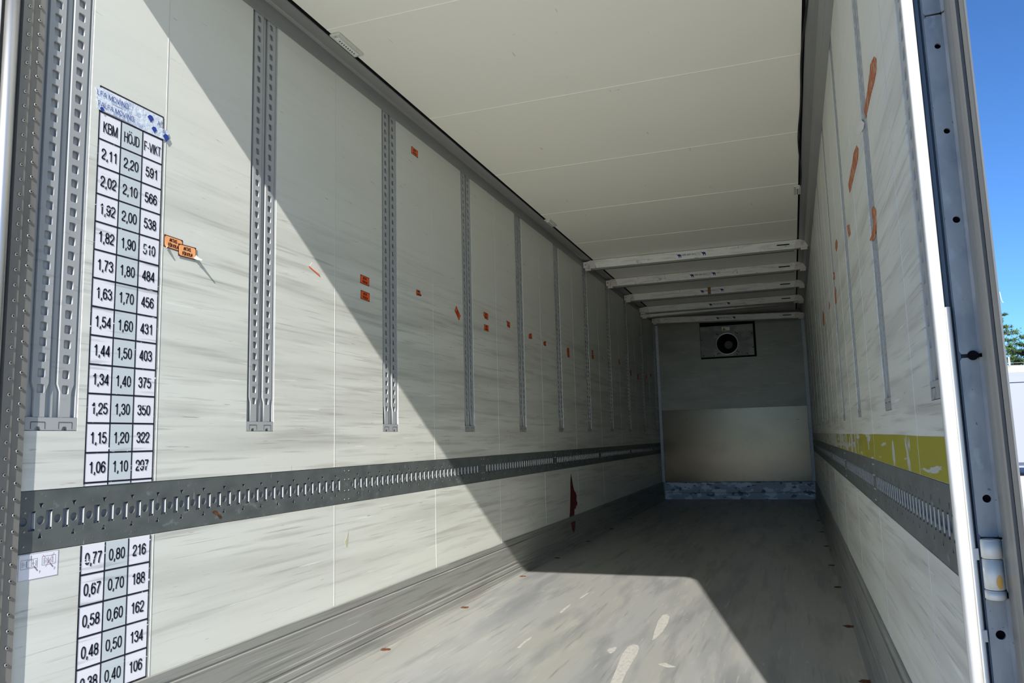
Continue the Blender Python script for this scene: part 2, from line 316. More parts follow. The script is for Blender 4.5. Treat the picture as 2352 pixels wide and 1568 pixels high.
def word(b, s, u, v, h, sx=1, th=.13, w_=0, align='c', slant=0):
    adv = sum(G[c][0] for c in s)*h*sx; x = u-adv/2 if align == 'c' else u
    for c in s:
        a, st = G[c]
        for p in st: ribbon(b, [(x+q[0]*h*sx+slant*q[1]*h, v+q[1]*h) for q in p], th*h, w_)
        x += a*h*sx

# ------------------------------------------------------------------ the box of the trailer
S = 1.2143
RW = .0955                                   # half width of a rail opening
RAIL0 = 1.18; RAILTOP = 3.205
rail_l = [1.980-RW]+[3.0317-RW+S*k for k in range(10)]
rail_r = [1.965]+[3.0317-RW+S*k for k in range(10)]
TB0, TB1 = .804, .9915
seams = [2.328+S*k for k in range(10)]
def side_wall(name, rails, y0, sgn, X):
    """sgn=+1 left wall (face at x=0 looking +x); sgn=-1 right wall"""
    b = bmesh.new()
    def bx(d0, ya, za, d1, yb, zb, mi=0):
        xa, xb = sorted((X+sgn*d0, X+sgn*d1)); box(b, xa, ya, za, xb, yb, zb, mi)
    bx(-.07, y0, -.10, -.0165, L, 3.33)                                   # outer skin behind the recesses
    bx(-.0165, y0, 0, 0, L, TB0-.002)
    bx(-.0165, y0, TB1+.002, 0, L, RAIL0-.002)
    e = y0
    for c in rails:
        if c-RW > e: bx(-.0165, e, RAIL0-.002, 0, c-RW, 3.225)
        bx(-.0165, c-RW, RAILTOP+.001, 0, c+RW, 3.225)
        e = c+RW
    bx(-.0165, e, RAIL0-.002, 0, L, 3.225)
    for s in seams:                                                       # sealant beads between the panels
        if any(abs(s-c) < RW+.02 for c in rails): continue
        bx(-.001, s-.0018, .30, .0011, s+.0018, TB0-.003, 1)
        bx(-.001, s-.0018, TB1+.003, .0011, s+.0018, 3.135, 1)
    return struct(name, b, [m_wall, m_seam])
side_wall('wall_left', rail_l, 1.784, 1, 0)
side_wall('wall_right', rail_r, 1.86, -1, W)

b = bxm(-.07, 1.62, -.12, W+.07, L, 0)
struct('floor', b, m_floor)
b = bmesh.new()
box(b, .130, 1.66, 3.2144, W-.130, L, 3.232)
for k in range(10):
    y = 3.255+1.2115*k; box(b, .130, y-.002, 3.2125, W-.130, y+.002, 3.2146, 1)
box(b, -.07, 1.64, 3.236, W+.07, L+.06, 3.33, 2)
struct('ceiling', b, [m_ceil, mat('ceiling_joint', (.93, .915, .83), .5), m_cove])
# rear header of the opening: its lower edge throws the shadow line over wall and floor
b = bxm(-.07, 1.60, 3.2144, W+.07, 1.655, 3.36); struct('trim_1', b, m_cove)

def cove(name, sgn, X, inner):
    """ceiling corner profile running the length of the box"""
    pts = [(0, 3.135), (.003, 3.135), (.003, 3.222), (.010, 3.226), (.018, 3.219), (.026, 3.223), (.060, 3.2215), (.064, 3.217), (.096, 3.2155), (inner, 3.213), (inner, 3.2175), (.10, 3.233), (0, 3.233)]
    if sgn < 0: pts = [(0, 3.10), (.030, 3.135), (.034, 3.150), (.055, 3.185), (.075, 3.192), (inner, 3.2135), (inner, 3.2175), (.10, 3.234), (0, 3.234)]
    b = bmesh.new(); prism(b, [(X+sgn*p, z) for p, z in pts], 'y', 1.66, L)
    struct(name, b, m_cove)
cove('trim_2', 1, 0, .106); cove('trim_3', -1, W, .112)
for i, (x0, x1) in enumerate(((.100, .1310), (W-.1310, W-.100))):          # black rubber joint between cove and ceiling
    struct('trim_%d' % (4+i), bxm(x0, 1.66, 3.2178, x1, L, 3.2345), m_gap)

def kick(name, sgn, X, y0):
    pts = [(0, .3), (.004, .302), (.009, .298), (.009, .262), (.0055, .258), (.0055, .252), (.013, .249), (.013, .118), (.017, .114), (.017, .104), (.014, .100), (.014, .088), (.020, .084), (.021, .060), (.018, .057), (.019, .050), (.024, .047), (.027, .018), (.034, .006), (.060, .0015), (.060, 0), (0, 0)]
    b = bmesh.new(); prism(b, [(X+sgn*p, z) for p, z in pts], 'y', y0, L)
    struct(name, b, m_kick)
kick('baseboard_left', 1, 0, 1.784); kick('baseboard_right', -1, W, 1.80)

# ------------------------------------------------------------------ bulkhead at the far end
b = bmesh.new()
box(b, -.07, L, -.1, W+.07, L+.06, 3.33)
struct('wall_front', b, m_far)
bw = thing('bulkhead_lining', 'grey panel lining of the far end wall with a metal lower half', 'panel', (W/2, L, 0))
inv = T(-W/2, -L)
def part(name, me, m, parent, Mi=None):
    o = obj(name, me, m, parent)
    if Mi is not None: o.data.transform(Mi)
    return o
b = bmesh.new()
for x0, x1 in ((.047, .788), (.792, 1.192), (1.196, 1.735), (1.739, 2.418), (2.422, 2.494)):
    z1 = 2.43 if .78 < x0 < 1.738 else 3.21
    box(b, x0, L-.010, 1.566, x1, L-.0005, z1)
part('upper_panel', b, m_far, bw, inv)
b = bxm(.047, L-.014, .300, 2.494, L-.0005, 1.560, bev=.002)
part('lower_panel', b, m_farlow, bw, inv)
rv = None
for z in (1.535, .93, .33):
    for k in range(15):
        if rv is None:
            b = bmesh.new(); cyl(b, (0, 0, 0), (0, -.0035, 0), .0055, n=8); rv = obj('rivet', b, m_gap, bw); o = rv
        else: o = rv.copy(); C.objects.link(o)
        o.location = (.16+k*.155-W/2, -.014, z)
for x, z in ((.48, 1.39), (2.33, 1.33)):
    b = bmesh.new(); cyl(b, (x-.02, L-.0145, z), (x+.02, L-.0145, z+.002), .003, n=6); part('dent', b, m_gap, bw, inv)
b = bmesh.new()
prism(b, [(L-.0005, 0), (L-.030, 0), (L-.026, .10), (L-.018, .12), (L-.018, .286), (L-.0005, .292)], 'x', .035, W-.02)
ok = obj('bulkhead_kick_plate', b, m_farkick); rebase(ok, (W/2, L, 0))
tag(ok, 'worn pale blue kick plate along the foot of the far end wall', 'kick plate')
for i, (xa, xb, lab) in enumerate(((.0, .045, 'pale perforated corner angle left of the far end wall'), (W-.055, W-.004, 'pale perforated corner angle right of the far end wall'))):
    holes = [circ((xa+xb)/2, z, .006, 8) for z in [.36+.075*k for k in range(37)]]
    me = flat([rect(xa, .295, xb, 3.10)]+holes, .004)
    o = obj('corner_angle', me, m_white); o.data.transform(MF @ T(0, 0, .0175)); rebase(o, ((xa+xb)/2, L-.02, .3))
    tag(o, lab, 'corner angle', 'corner angles of the far end wall')

# refrigeration hatch
ht = thing('evaporator_hatch', 'square metal hatch with a round dark opening high on the far end wall', 'hatch', (1.262, L, 2.44))
inv = T(-1.262, -L, -2.44)
part('shadow_gap', bxm(.793, L-.030, 2.444, 1.735, L-.0005, 3.108), m_gap, ht, inv)  # near-black block painting the shadow gap around the hatch
hc = (1.252, 2.690)
me = flat([rect(.80, 2.470, 1.700, 3.015), circ(hc[0], hc[1], .178, 40)], .012); me.transform(MF @ T(0, 0, .050))
part('cover_plate', me, mat('hatch_plate', (.115, .112, .098), .4, .5, .5, [((.22, .22, .19), (4, 3, 6), .45, .65, .7, 5)]), ht, inv)
b = bmesh.new()
for a0 in range(48):
    pts = []
    for t in (a0, a0+1):
        a = 2*PI*t/48
        pts.append([(hc[0]+r*math.cos(a), L-y, hc[1]+r*math.sin(a)) for r, y in ((.196, .050), (.192, .060), (.180, .062), (.176, .050), (.172, .005))])
    for j in range(4):
        f = b.faces.new([b.verts.new(p) for p in (pts[0][j], pts[1][j], pts[1][j+1], pts[0][j+1])]); f.smooth = True
bmesh.ops.remove_doubles(b, verts=b.verts[:], dist=1e-5)
part('ring', b, m_alu, ht, inv)
b = bmesh.new(); cyl(b, (hc[0]+.02, L-.005, hc[1]-.02), (hc[0]+.02, L-.033, hc[1]-.02), .075, .068, n=32)
for k in range(8):
    a = 2*PI*k/8; cyl(b, (hc[0]+.02+.05*math.cos(a), L-.033, hc[1]-.02+.05*math.sin(a)), (hc[0]+.02+.05*math.cos(a), L-.038, hc[1]-.02+.05*math.sin(a)), .012, n=10)
part('fan_hub', b, mat('hub_plastic', (.05, .05, .048), .5), ht, inv)
bolt = None
for x, z in ((.84, 2.50), (1.02, 2.49), (1.41, 2.49), (1.58, 2.50), (.82, 2.78), (1.685, 2.60), (1.68, 2.85), (1.08, 2.87), (1.10, 2.86), (1.40, 2.875), (1.43, 2.86), (1.08, 2.52), (1.11, 2.53), (1.41, 2.55), (1.44, 2.535)):
    if bolt is None:
        b = bmesh.new(); cyl(b, (0, 0, 0), (0, -.006, 0), .009, .006, n=10); bolt = part('bolt', b, m_gap, ht)
        o = bolt
    else: o = bolt.copy(); C.objects.link(o)
    o.location = (x-1.262, -.062, z-2.44)
sg = thing('warning_sign', 'small white sign with a yellow warning triangle above the round opening', 'sign', (1.24, L-.0625, 2.955))
b = bmesh.new(); box(b, -.065, -.001, -.035, .075, .0, .035); sgp = obj('sign_sheet', b, m_label, sg)
b = bmesh.new(); merge(b, flat([[(-.060, -.030), (.006, -.030), (-.027, .030)]], .0006)); me = bpy.data.meshes.new('t'); b.to_mesh(me); b.free(); me.transform(frame((1, 0, 0), (0, 0, 1), (0, -1, 0), (0, -.0016, 0)))
obj('triangle_border', me, m_gap, sg)
me = flat([[(-.052, -.026), (-.002, -.026), (-.027, .021)]], .0006); me.transform(frame((1, 0, 0), (0, 0, 1), (0, -1, 0), (0, -.0022, 0))); obj('triangle', me, m_yellowsign, sg)
b = bmesh.new()
for k in range(3):
    a = PI*k/3+.3; strip(b, (-.027-.011*math.cos(a), -.011-.011*math.sin(a)), (-.027+.011*math.cos(a), -.011+.011*math.sin(a)), .004)
me = bpy.data.meshes.new('t'); b.to_mesh(me); b.free(); me.transform(frame((1, 0, 0), (0, 0, 1), (0, -1, 0), (0, -.0026, 0))); obj('fan_symbol', me, m_gap, sg)
b = bmesh.new()
for p, q in (((.010, -.033), (.072, -.033)), ((.072, -.033), (.072, .033)), ((.072, .033), (.010, .033)), ((.010, .033), (.010, -.033))): strip(b, p, q, .0025)
me = bpy.data.meshes.new('t'); b.to_mesh(me); b.free(); me.transform(frame((1, 0, 0), (0, 0, 1), (0, -1, 0), (0, -.0018, 0))); obj('empty_box_outline', me, m_gap, sg)

# ------------------------------------------------------------------ cargo rails in the side walls
def make_rail():
    """local frame: u across, v up from the rail foot, w out of the wall, face at w=0"""
    HT = RAILTOP-RAIL0
    root = thing('cargo_rail', 'x', 'cargo rail')
    b = bmesh.new()
    prof = [(-.0945, -.003), (-.088, -.003), (-.084, -.0135), (-.018, -.0135), (-.008, -.0135), (-.005, -.007), (.005, -.007), (.008, -.0135), (.018, -.0135), (.084, -.0135), (.088, -.003), (.0945, -.003)]
    A = [b.verts.new((u, .042, w_)) for u, w_ in prof]; B = [b.verts.new((u, HT-.003, w_)) for u, w_ in prof]
    for i in range(len(prof)-1): b.faces.new((A[i], A[i+1], B[i+1], B[i]))
    obj('channel', b, m_rail, root)
    for s in (-1, 1):
        c = s*.047
        rim = [(c-.020, .042), (c+.020, .042), (c+.020, .125), (c+.030, .150), (c+.030, HT-.03), (c+.022, HT-.012), (c-.022, HT-.012), (c-.030, HT-.03), (c-.030, .150), (c-.020, .125)]
        holes = [rrect(c-.002*s, .132+.05*k+.0, .027, .029, .005, 2) for k in range(37)]
        me = flat([rim]+holes, .007); me.transform(T(0, 0, -.0015)); obj('hole_strip', me, m_rail, root)
    rim = [(-.0945, 0), (-.062, 0), (-.060, .008), (-.055, .012), (-.045, .012), (-.040, .008), (-.038, 0), (.036, 0), (.038, .008), (.043, .012), (.053, .012), (.058, .008), (.060, 0), (.0945, 0), (.0945, .041), (-.0945, .041)]
    me = flat([rim], .012); me.transform(T(0, 0, -.0005))
    e = obj('end_cap', me, m_rail, root)
    b = bmesh.new()
    for u0 in (-.075, .025):
        strip(b, (u0, .004), (u0, .026), .0016, .0003); strip(b, (u0, .026), (u0+.05, .026), .0016, .0003); strip(b, (u0+.05, .026), (u0+.05, .004), .0016, .0003)
    obj('clip_outline', b, m_gap, e)
    b = bmesh.new(); box(b, -.0945, HT-.022, -.006, .0945, HT, -.0005); obj('top_plate', b, m_rail, root)
    return root
proto = make_rail()
def wallrot(o, side):
    o.rotation_mode = 'QUATERNION'
    o.rotation_quaternion = (ML if side == 'l' else MR).to_quaternion()
order = ['first', 'second', 'third', 'fourth', 'fifth', 'sixth', 'seventh', 'eighth', 'ninth', 'tenth', 'last']
for k, y in enumerate(rail_l):
    o = proto if k == 0 else copy_tree(proto)
    wallrot(o, 'l'); o.location = (0, y, RAIL0)
    o['label'] = ('wide grey perforated rail beside the number chart, nearest on the left wall' if k == 0 else
                  'grey perforated rail on the left wall, %s from the open end' % order[k]) if k < 10 else 'grey perforated rail on the left wall, deepest one beside the far end wall'
    o['group'] = 'perforated rails on the left wall'
for k, y in enumerate(rail_r):
    o = copy_tree(proto); wallrot(o, 'r'); o.location = (W, y, RAIL0)
    o['label'] = ('grey perforated rail on the right wall, %s from the open end' % order[k]) if k < 10 else 'grey perforated rail on the right wall, deepest one beside the far end wall'
    o['group'] = 'perforated rails on the right wall'

# ------------------------------------------------------------------ lashing tracks
def track_mesh(length, first, n, mirror=False):
    """slotted steel strip; u along the wall"""
    rim = rect(.001, TB0, length-.001, TB1); holes = []; zc = .899
    lips = []
    for k in range(n):
        u = first+.0605*k
        holes.append([(u-.0125, zc-.030), (u+.0125, zc-.030), (u+.0125, zc-.027), (u+.0095, zc-.024), (u+.0095, zc+.024), (u+.0125, zc+.027), (u+.0125, zc+.030), (u-.0125, zc+.030)])
        lips.append(u)
        if k or first > .05: holes.append(circ(u-.0303, zc, .0135, 14))
        elif True: holes.append(circ(u-.0303, zc, .0135, 14))
        if k % 2 == 1:
            c = u-.0303
            holes.append([(c-.0085, zc+.053), (c, zc+.036), (c+.0085, zc+.053)]); holes.append([(c-.008, zc-.055), (c+.008, zc-.055), (c, zc-.037)])
    me = flat([rim]+holes, .0045)
    b = bmesh.new(); b.from_mesh(me); bpy.data.meshes.remove(me)
    for u in lips:                                                   # rolled lips on the deep side of every slot
        prev = None
        for du, dw in ((.0097, .0), (.0090, -.0015), (.0080, -.005), (.0074, -.0105)):
            a, c = b.verts.new((u+du, zc-.024, dw)), b.verts.new((u+du, zc+.024, dw))
            if prev: f = b.faces.new((prev[0], a, c, prev[1])); f.smooth = True; f.material_index = 1
            prev = (a, c)
    for z in (TB0+.022, TB1-.020):                                    # spot welds
        for k in range(int(length/.0605)):
            if random.random() < .7:
                cu_, cv_ = .03+.0605*k+random.uniform(-.004, .004), z+random.uniform(-.002, .002)
                c = [b.verts.new((cu_+.0022*math.cos(a*PI/3), cv_+.0022*math.sin(a*PI/3), .0001)) for a in range(6)]; t = b.verts.new((cu_, cv_, .0012))
                for i in range(6): b.faces.new((c[i], c[(i+1) % 6], t))
    if mirror:
        bmesh.ops.scale(b, vec=(-1, 1, 1), verts=b.verts[:]); bmesh.ops.translate(b, vec=(length, 0, 0), verts=b.verts[:]); bmesh.ops.reverse_faces(b, faces=b.faces[:])
    return b
def track_set(side):
    sec = [(1.787 if side == 'l' else 1.87, 3.664)]+[(3.664+1.943*k, min(3.664+1.943*(k+1), L-.06)) for k in range(6)]
    base = None
    for k, (ya, yb) in enumerate(sec):
        if yb-ya < .3: continue
        ln = yb-ya; mir = side == 'r'
        if k in (0, len(sec)-1) or base is None or abs(ln-1.943) > .01:
            f = (.045 if side == 'l' else .06) if k == 0 else .08
            n = int((ln-.06-f)/.0605)+1
            me = track_mesh(ln, f, n, mir)
            root = thing('lashing_track', 'x', 'lashing track')
            p = obj('slotted_strip', me, [m_galv, m_lip], root)
            bb = bmesh.new()
            polyf(bb, rect(.001, TB0+.001, ln-.001, TB1-.001), -.0118)
            obj('back_plate', bb, m_slotback, root)
            rv = None
            for uu, vv in ((.02, TB1-.02), (.02, TB1-.065), (.02, TB0+.065), (.02, TB0+.02), (ln-.02, TB1-.02), (ln-.02, TB1-.065), (ln-.02, TB0+.065), (ln-.02, TB0+.02)):
                if rv is None:
                    bb = bmesh.new(); cyl(bb, (0, 0, 0), (0, 0, .0022), .0042, .0028, n=10); rv = obj('rivet', bb, m_steel, root); o = rv
                else: o = rv.copy(); C.objects.link(o)
                o.location = (uu, vv, 0)
            if abs(ln-1.943) < .01: base = root
        else: root = copy_tree(base)
        wallrot(root, side)
        root.location = (-.001 if side == 'l' else W+.001, ya if side == 'l' else yb, 0)
        nm = 'left' if side == 'l' else 'right'
        where = ['nearest the open end', 'second from the open end', 'third from the open end', 'fourth from the open end', 'fifth from the open end', 'deepest, beside the far end wall'][k] if k < 6 else 'x'
        root['label'] = 'dark galvanised slotted track length on the %s wall, %s' % (nm, where)
        root['group'] = 'lashing track lengths on the %s wall' % nm
track_set('l'); track_set('r')
b = bmesh.new()                                                       # rust bleeding from the track
merge(b, flat([[(2.635, .853), (2.652, .858), (2.668, .852), (2.676, .842), (2.69, .838), (2.694, .826), (2.683, .821), (2.672, .833), (2.655, .842)]], .0006), ML @ T(0, 0, .0006))
o = obj('rust_spot', b, m_rust); rebase(o, (0, 2.66, .84)); tag(o, 'small brown rust spot low on the left slotted track below a triangle hole', 'rust spot')

# ------------------------------------------------------------------ number chart
CY0, CY1 = 2.0145, 2.3115
cols = [CY0, 2.1115, 2.2120, CY1]
ch = thing('volume_chart', 'tall white chart of volumes, heights and weights stuck on the left wall', 'chart', (0, (CY0+CY1)/2, .3))
inv = T(0, -(CY0+CY1)/2, -.3)
def on_left(name, me, m, parent, Mi):
    if isinstance(me, bmesh.types.BMesh):
        t = bpy.data.meshes.new(name); me.to_mesh(t); me.free(); me = t
    me.transform(ML); me.transform(Mi); return obj(name, me, m, parent)
b = bmesh.new()
for z0, z1 in ((TB1+.003, 2.400), (.303, TB0-.003)): box(b, CY0, z0, .0001, CY1, z1, .0008)
on_left('white_sheet', b, m_sheet, ch, inv)
b = bmesh.new()
for z0, z1 in ((TB1+.003, 2.307), (.303, TB0-.003)): box(b, cols[1], z0, .0009, cols[2], z1, .0013)
on_left('grey_column', b, m_greycol, ch, inv)
b = bmesh.new()
def hl(z, t=.006):
    strip(b, (CY0, z), (CY1, z), t, .0016)
for k in range(3, 25):
    z = k*.1+.005
    if TB0-.01 < z < TB1+.002 or z > 2.35: continue
    if k >= 3: hl(z, .0058)
hl(2.398, .005)
for i, y in enumerate(cols):
    strip(b, (y, .303), (y, TB0-.003), .005 if i else .006, .0017); strip(b, (y, TB1+.003), (y, 2.307 if 0 < i < 3 else 2.40), .005, .0017)
on_left('grid_lines', b, m_ink, ch, inv)
rows = {2.2: ('2,11', '591'), 2.1: ('2,02', '566'), 2.0: ('1,92', '538'), 1.9: ('1,82', '510'), 1.8: ('1,73', '484'), 1.7: ('1,63', '456'), 1.6: ('1,54', '431'), 1.5: ('1,44', '403'), 1.4: ('1,34', '375'), 1.3: ('1,25', '350'), 1.2: ('1,15', '322'), 1.1: ('1,06', '297'), .8: ('0,77', '216'), .7: ('0,67', '188'), .6: ('0,58', '162'), .5: ('0,48', '134'), .4: ('0,38', '106')}
b = bmesh.new()
def put(s, u, v, h, sx, th): word(b, s, u, v-h/2, h, sx, th, .0019)
cc = [(cols[i]+cols[i+1])/2 for i in range(3)]
for h, (a_, c_) in rows.items():
    zc = h+.005-.050
    put(a_, cc[0]+.003, zc, .0385, .86, .135); put(('%.2f' % h).replace('.', ','), cc[1]+.002, zc, .0385, .86, .135); put(c_, cc[2]+.001, zc, .0385, .86, .135)
put('KBM', cc[0]+.002, 2.254, .040, .74, .108); put('HÖJD', cc[1], 2.252, .039, .68, .108); put('F-VIKT', cc[2], 2.252, .037, .72, .108)
on_left('printed_figures', b, m_ink, ch, inv)

# printed packing tape across the chart head
for i, (z0, z1, y0, y1, lab) in enumerate(((2.349, 2.389, 1.995, 2.300, 'upper strip of blue and white ALFA MOVING tape above the chart headings'), (2.309, 2.350, 2.000, 2.337, 'lower strip of blue and white ALFA MOVING tape above the chart headings'))):
    zc = (z0+z1)/2
    tp = thing('packing_tape', lab, 'tape', (0, (y0+y1)/2, zc), 'strips of printed tape on the chart')
    inv = T(0, -(y0+y1)/2, -zc)
    rim = [(y0, z0+.004), (y0+.012, z0), (y0+.10, z0+.003), (y0+.2, z0-.002), (y1-.02, z0), (y1, z0+.006), (y1-.005, z0+.018), (y1+.002, z1-.01), (y1-.006, z1), (y0+.18, z1+.002), (y0+.09, z1-.002), (y0+.010, z1+.003), (y0-.004, z1-.008), (y0+.004, zc)]
    me = flat([rim], .0008); on_left('tape_film', (me.transform(T(0, 0, .0028+.0009*i)) or me), m_tape, tp, inv)
    b = bmesh.new(); w_ = .0040+.0009*i
    t0 = ['LFA MOVING', 'FALFA MOVING'][i]
    word(b, t0, y0+.004, zc-.008, .019, [1.22, 1.16][i], .10, w_, 'l')
    def dia(u, v, r, b=b, w_=w_):
        polyf(b, [(u-r, v+.1*r), (u-.3*r, v+.8*r), (u+.5*r, v+.8*r), (u+r, v+.1*r), (u+.1*r, v-r)], w_)
    if i == 0:
        dia(2.245, zc-.002, .016); word(b, 'A', 2.287, zc-.014, .018, 1.2, .1, w_)
    else:
        dia(2.264, zc, .014); dia(2.325, zc-.010, .017); word(b, 'AL', 2.318, zc+.002, .017, 1.2, .1, w_); dia(2.022, zc-.016, .010)
    on_left('lettering', b, m_tapeblue, tp, inv)
    b = bmesh.new(); word(b, ['MOVING  JG', 'ALFA MOVING'][i], y0+.07, zc-.020, .018, 1.25, .07, w_-.0003, 'l'); word(b, 'VIN', y0+.13, zc+.003, .018, 1.2, .06, w_-.0003, 'l')
    on_left('show_through_lettering', b, m_tapeghost, tp, inv)

# instruction label under the track
il = thing('instruction_label', 'small white instruction label with a crossed-out drawing under the left slotted track', 'label', (0, 1.862, .76))
inv = T(0, -1.862, -.76)
b = bmesh.new(); box(b, 1.792, .722, .0001, 1.930, .8005, .0007); on_left('label_sheet', b, m_sheet, il, inv)
b = bmesh.new()
R_ = lambda u0, v0, u1, v1, t=.0010: [strip(b, p, q, t, .001) for p, q in (((u0, v0), (u1, v0)), ((u1, v0), (u1, v1)), ((u1, v1), (u0, v1)), ((u0, v1), (u0, v0)))]
R_(1.793, .723, 1.929, .7995, .0008); R_(1.800, .757, 1.856, .784); R_(1.872, .760, 1.920, .787)
for u in (1.804, 1.818, 1.834, 1.850): R_(u, .763, u+.003, .778, .0009)
for u in (1.878, 1.892, 1.908): R_(u, .765, u+.003, .781, .0009)
for u in (1.811, 1.842, 1.886, 1.902): 
    c = circ(u, .771, .003, 8); [strip(b, c[i], c[(i+1) % 8], .0008, .001) for i in range(8)]
R_(1.820, .760, 1.842, .781); strip(b, (1.834, .795), (1.834, .781), .003, .001); strip(b, (1.845, .762), (1.858, .746), .004, .001)
strip(b, (1.9, .764), (1.912, .750), .004, .001)
merge(b, textm('F', .012), T(1.866, .741, .001)); merge(b, textm('F', .012), T(1.918, .744, .001))
on_left('drawing', b, mat('grey_print', (.22, .22, .27), .5), il, inv)
b = bmesh.new(); strip(b, (1.874, .792), (1.908, .755), .0014, .0013); strip(b, (1.884, .754), (1.914, .794), .0014, .0013)
on_left('red_cross', b, mat('red_print', (.45, .25, .27), .5), il, inv)

# ------------------------------------------------------------------ orange stickers, left wall
def sticker(y, z, label, shape='full', rot=0, s=1.0, ink=None, orange=None, curl=None, wd=.098, ht=.050, txt=True):
    ink = ink or m_orangeink; orange = orange or m_orange
    root = thing('warning_sticker', label, 'sticker', (0, y, z), 'orange stickers on the left wall')
    root.rotation_mode = 'QUATERNION'; root.rotation_quaternion = (ML @ Matrix.Rotation(rot, 4, 'Z')).to_quaternion()
    a, c = wd/2*s, ht/2*s
    out = {'full': [(-a, -c), (a, -c), (a, c), (-a, c)],
           'corner': [(-a*.6, -c), (a, -c), (a, c), (-a, c), (-a, -c*.5), (-a*.7, -c*.4)],
           'left': [(-a*.4, -c), (a, -c), (a, c), (-a*.9, c), (-a*.9, c*.6), (-a*.45, c*.4), (-a*.5, -c*.1)],
           'wedge': [(-a, -c), (a*1.0, -c*.7), (a*.95, -c*.35), (a*.5, c*.1), (a*.1, c*.9), (-a*.2, c*.5), (-a*.8, c), (-a, c*.4)],
           'nick': [(-a, -c), (a, -c), (a, c), (-a*.1, c), (-a*.2, c*.6), (-a*.7, c*.75), (-a, c*.3)],
           'half': [(-a*.8, -c*.6), (-a*.1, -c), (a, -c*.8), (a*.8, c*.1), (a, c*.9), (0, c*.9), (-a, c*.2)],
           'tri': [(-a, c), (-a*.2, c*.2), (a, -c), (0, -c*.6)]}[shape]
    me = flat([out], .0008); me.transform(T(0, 0, .0010)); obj('sticker_sheet', me, ink, root)
    b = bmesh.new()
    inner = [(p[0]*.90, p[1]*.82) for p in out]
    if shape == 'full':
        inner = rrect(0, 0, wd*s*.93, ht*s*.86, .009*s, 3)
    me = flat([inner], .0004); me.transform(T(0, 0, .0015)); obj('orange_field', me, orange, root)
    if txt:
        b = bmesh.new(); word(b, 'AKTAS', -.002*s, .003*s, .0135*s, .92, .24, .0018); word(b, 'FÖR KYLA!', 0, -.0175*s, .0135*s, .80, .24, .0018)
        obj('lettering', b, ink, root)
    if curl:                                                   # a lifted corner standing off the wall
        u0, v0, u1, v1, lift = curl
        b = bmesh.new(); prev = None
        for i in range(7):
            t = i/6; p = (u0+(u1-u0)*t, v0-(v0-v1)*t, .002+lift*t*t)
            wdt = .012*(1-.75*t)
            a_, c_ = b.verts.new((p[0]-wdt*.7, p[1]-wdt*.7, p[2])), b.verts.new((p[0]+wdt*.7, p[1]+wdt*.7, p[2]))
            if prev: f = b.faces.new((prev[0], a_, c_, prev[1])); f.smooth = True
            prev = (a_, c_)
        obj('peeling_corner', b, m_paper, root)
    return root
sticker(3.851, 2.033, 'orange sticker left of the third rail on the left wall, upper of the pair', rot=-.03)
sticker(3.855, 1.944, 'orange sticker left of the third rail on the left wall, lower of the pair', rot=-.04)
sticker(4.50, 3.019, 'orange sticker high up near the ceiling right of the third rail', rot=-.02)
sticker(4.541, 2.077, 'small torn wedge of orange sticker just right of the third rail', 'wedge', wd=.075, ht=.040)
sticker(5.17, 2.034, 'strongly tilted orange sticker just left of the fourth rail', rot=-.66)
sticker(5.734, 2.095, 'orange sticker with a torn corner right of the fourth rail, upper of the pair', 'corner', rot=-.04)
sticker(5.738, 1.998, 'orange sticker right of the fourth rail, lower of the pair', rot=.0)
sticker(6.253, 2.095, 'orange sticker torn along its left side just left of the fifth rail', 'left', rot=-.05)
sticker(6.857, 2.063, 'orange sticker with a torn top edge just right of the fifth rail', 'nick', rot=.05)
sticker(7.304, 2.042, 'half torn orange sticker left of the sixth rail', 'half', rot=.0)
for y, z, lab in ((8.162, 2.062, 'upper orange sticker of the stuck pair just right of the sixth rail'), (8.165, 2.008, 'lower orange sticker of the stuck pair just right of the sixth rail')):
    sticker(y, z, lab, 'nick' if z > 2.03 else 'corner')
for y, z, lab in ((9.27, 2.145, 'upper orange sticker of the stuck pair just right of the seventh rail'), (9.285, 2.088, 'lower orange sticker of the stuck pair just right of the seventh rail')):
    sticker(y, z, lab, 'left' if z > 2.12 else 'full')
sticker(9.79, 2.13, 'tiny torn scrap of orange sticker left of the eighth rail', 'tri', txt=False)
sticker(10.85, 2.16, 'orange sticker standing alone right of the eighth rail in the dark part', 'full', .2, wd=.08, ht=.075)
sticker(10.39, 1.714, 'torn orange scrap lower than the others at the eighth rail', 'tri', wd=.07, ht=.09, txt=False)
sticker(11.66, 2.067, 'dim orange sticker just right of the ninth rail', 'half', wd=.12, ht=.09)
sticker(12.25, 2.04, 'dim orange sticker just left of the tenth rail', 'corner', wd=.12, ht=.08)
sticker(13.0, 2.10, 'dim orange sticker just right of the tenth rail', 'nick', wd=.10, ht=.06)
sticker(13.45, 2.15, 'dimmest orange sticker, deepest on the left wall', 'full', wd=.10, ht=.06)
m_cream = m_peach
sticker(2.3838, 1.9095, 'left one of two overlapping pale orange stickers beside the chart', rot=-.02, orange=m_peach, curl=(-.030, -.018, -.046, -.028, .012))
o = sticker(2.4575, 1.892, 'right one of two overlapping pale orange stickers beside the chart, corner peeling', rot=.03, orange=m_peach, curl=(.042, -.012, .056, -.026, .022)); o.location.x = .0022
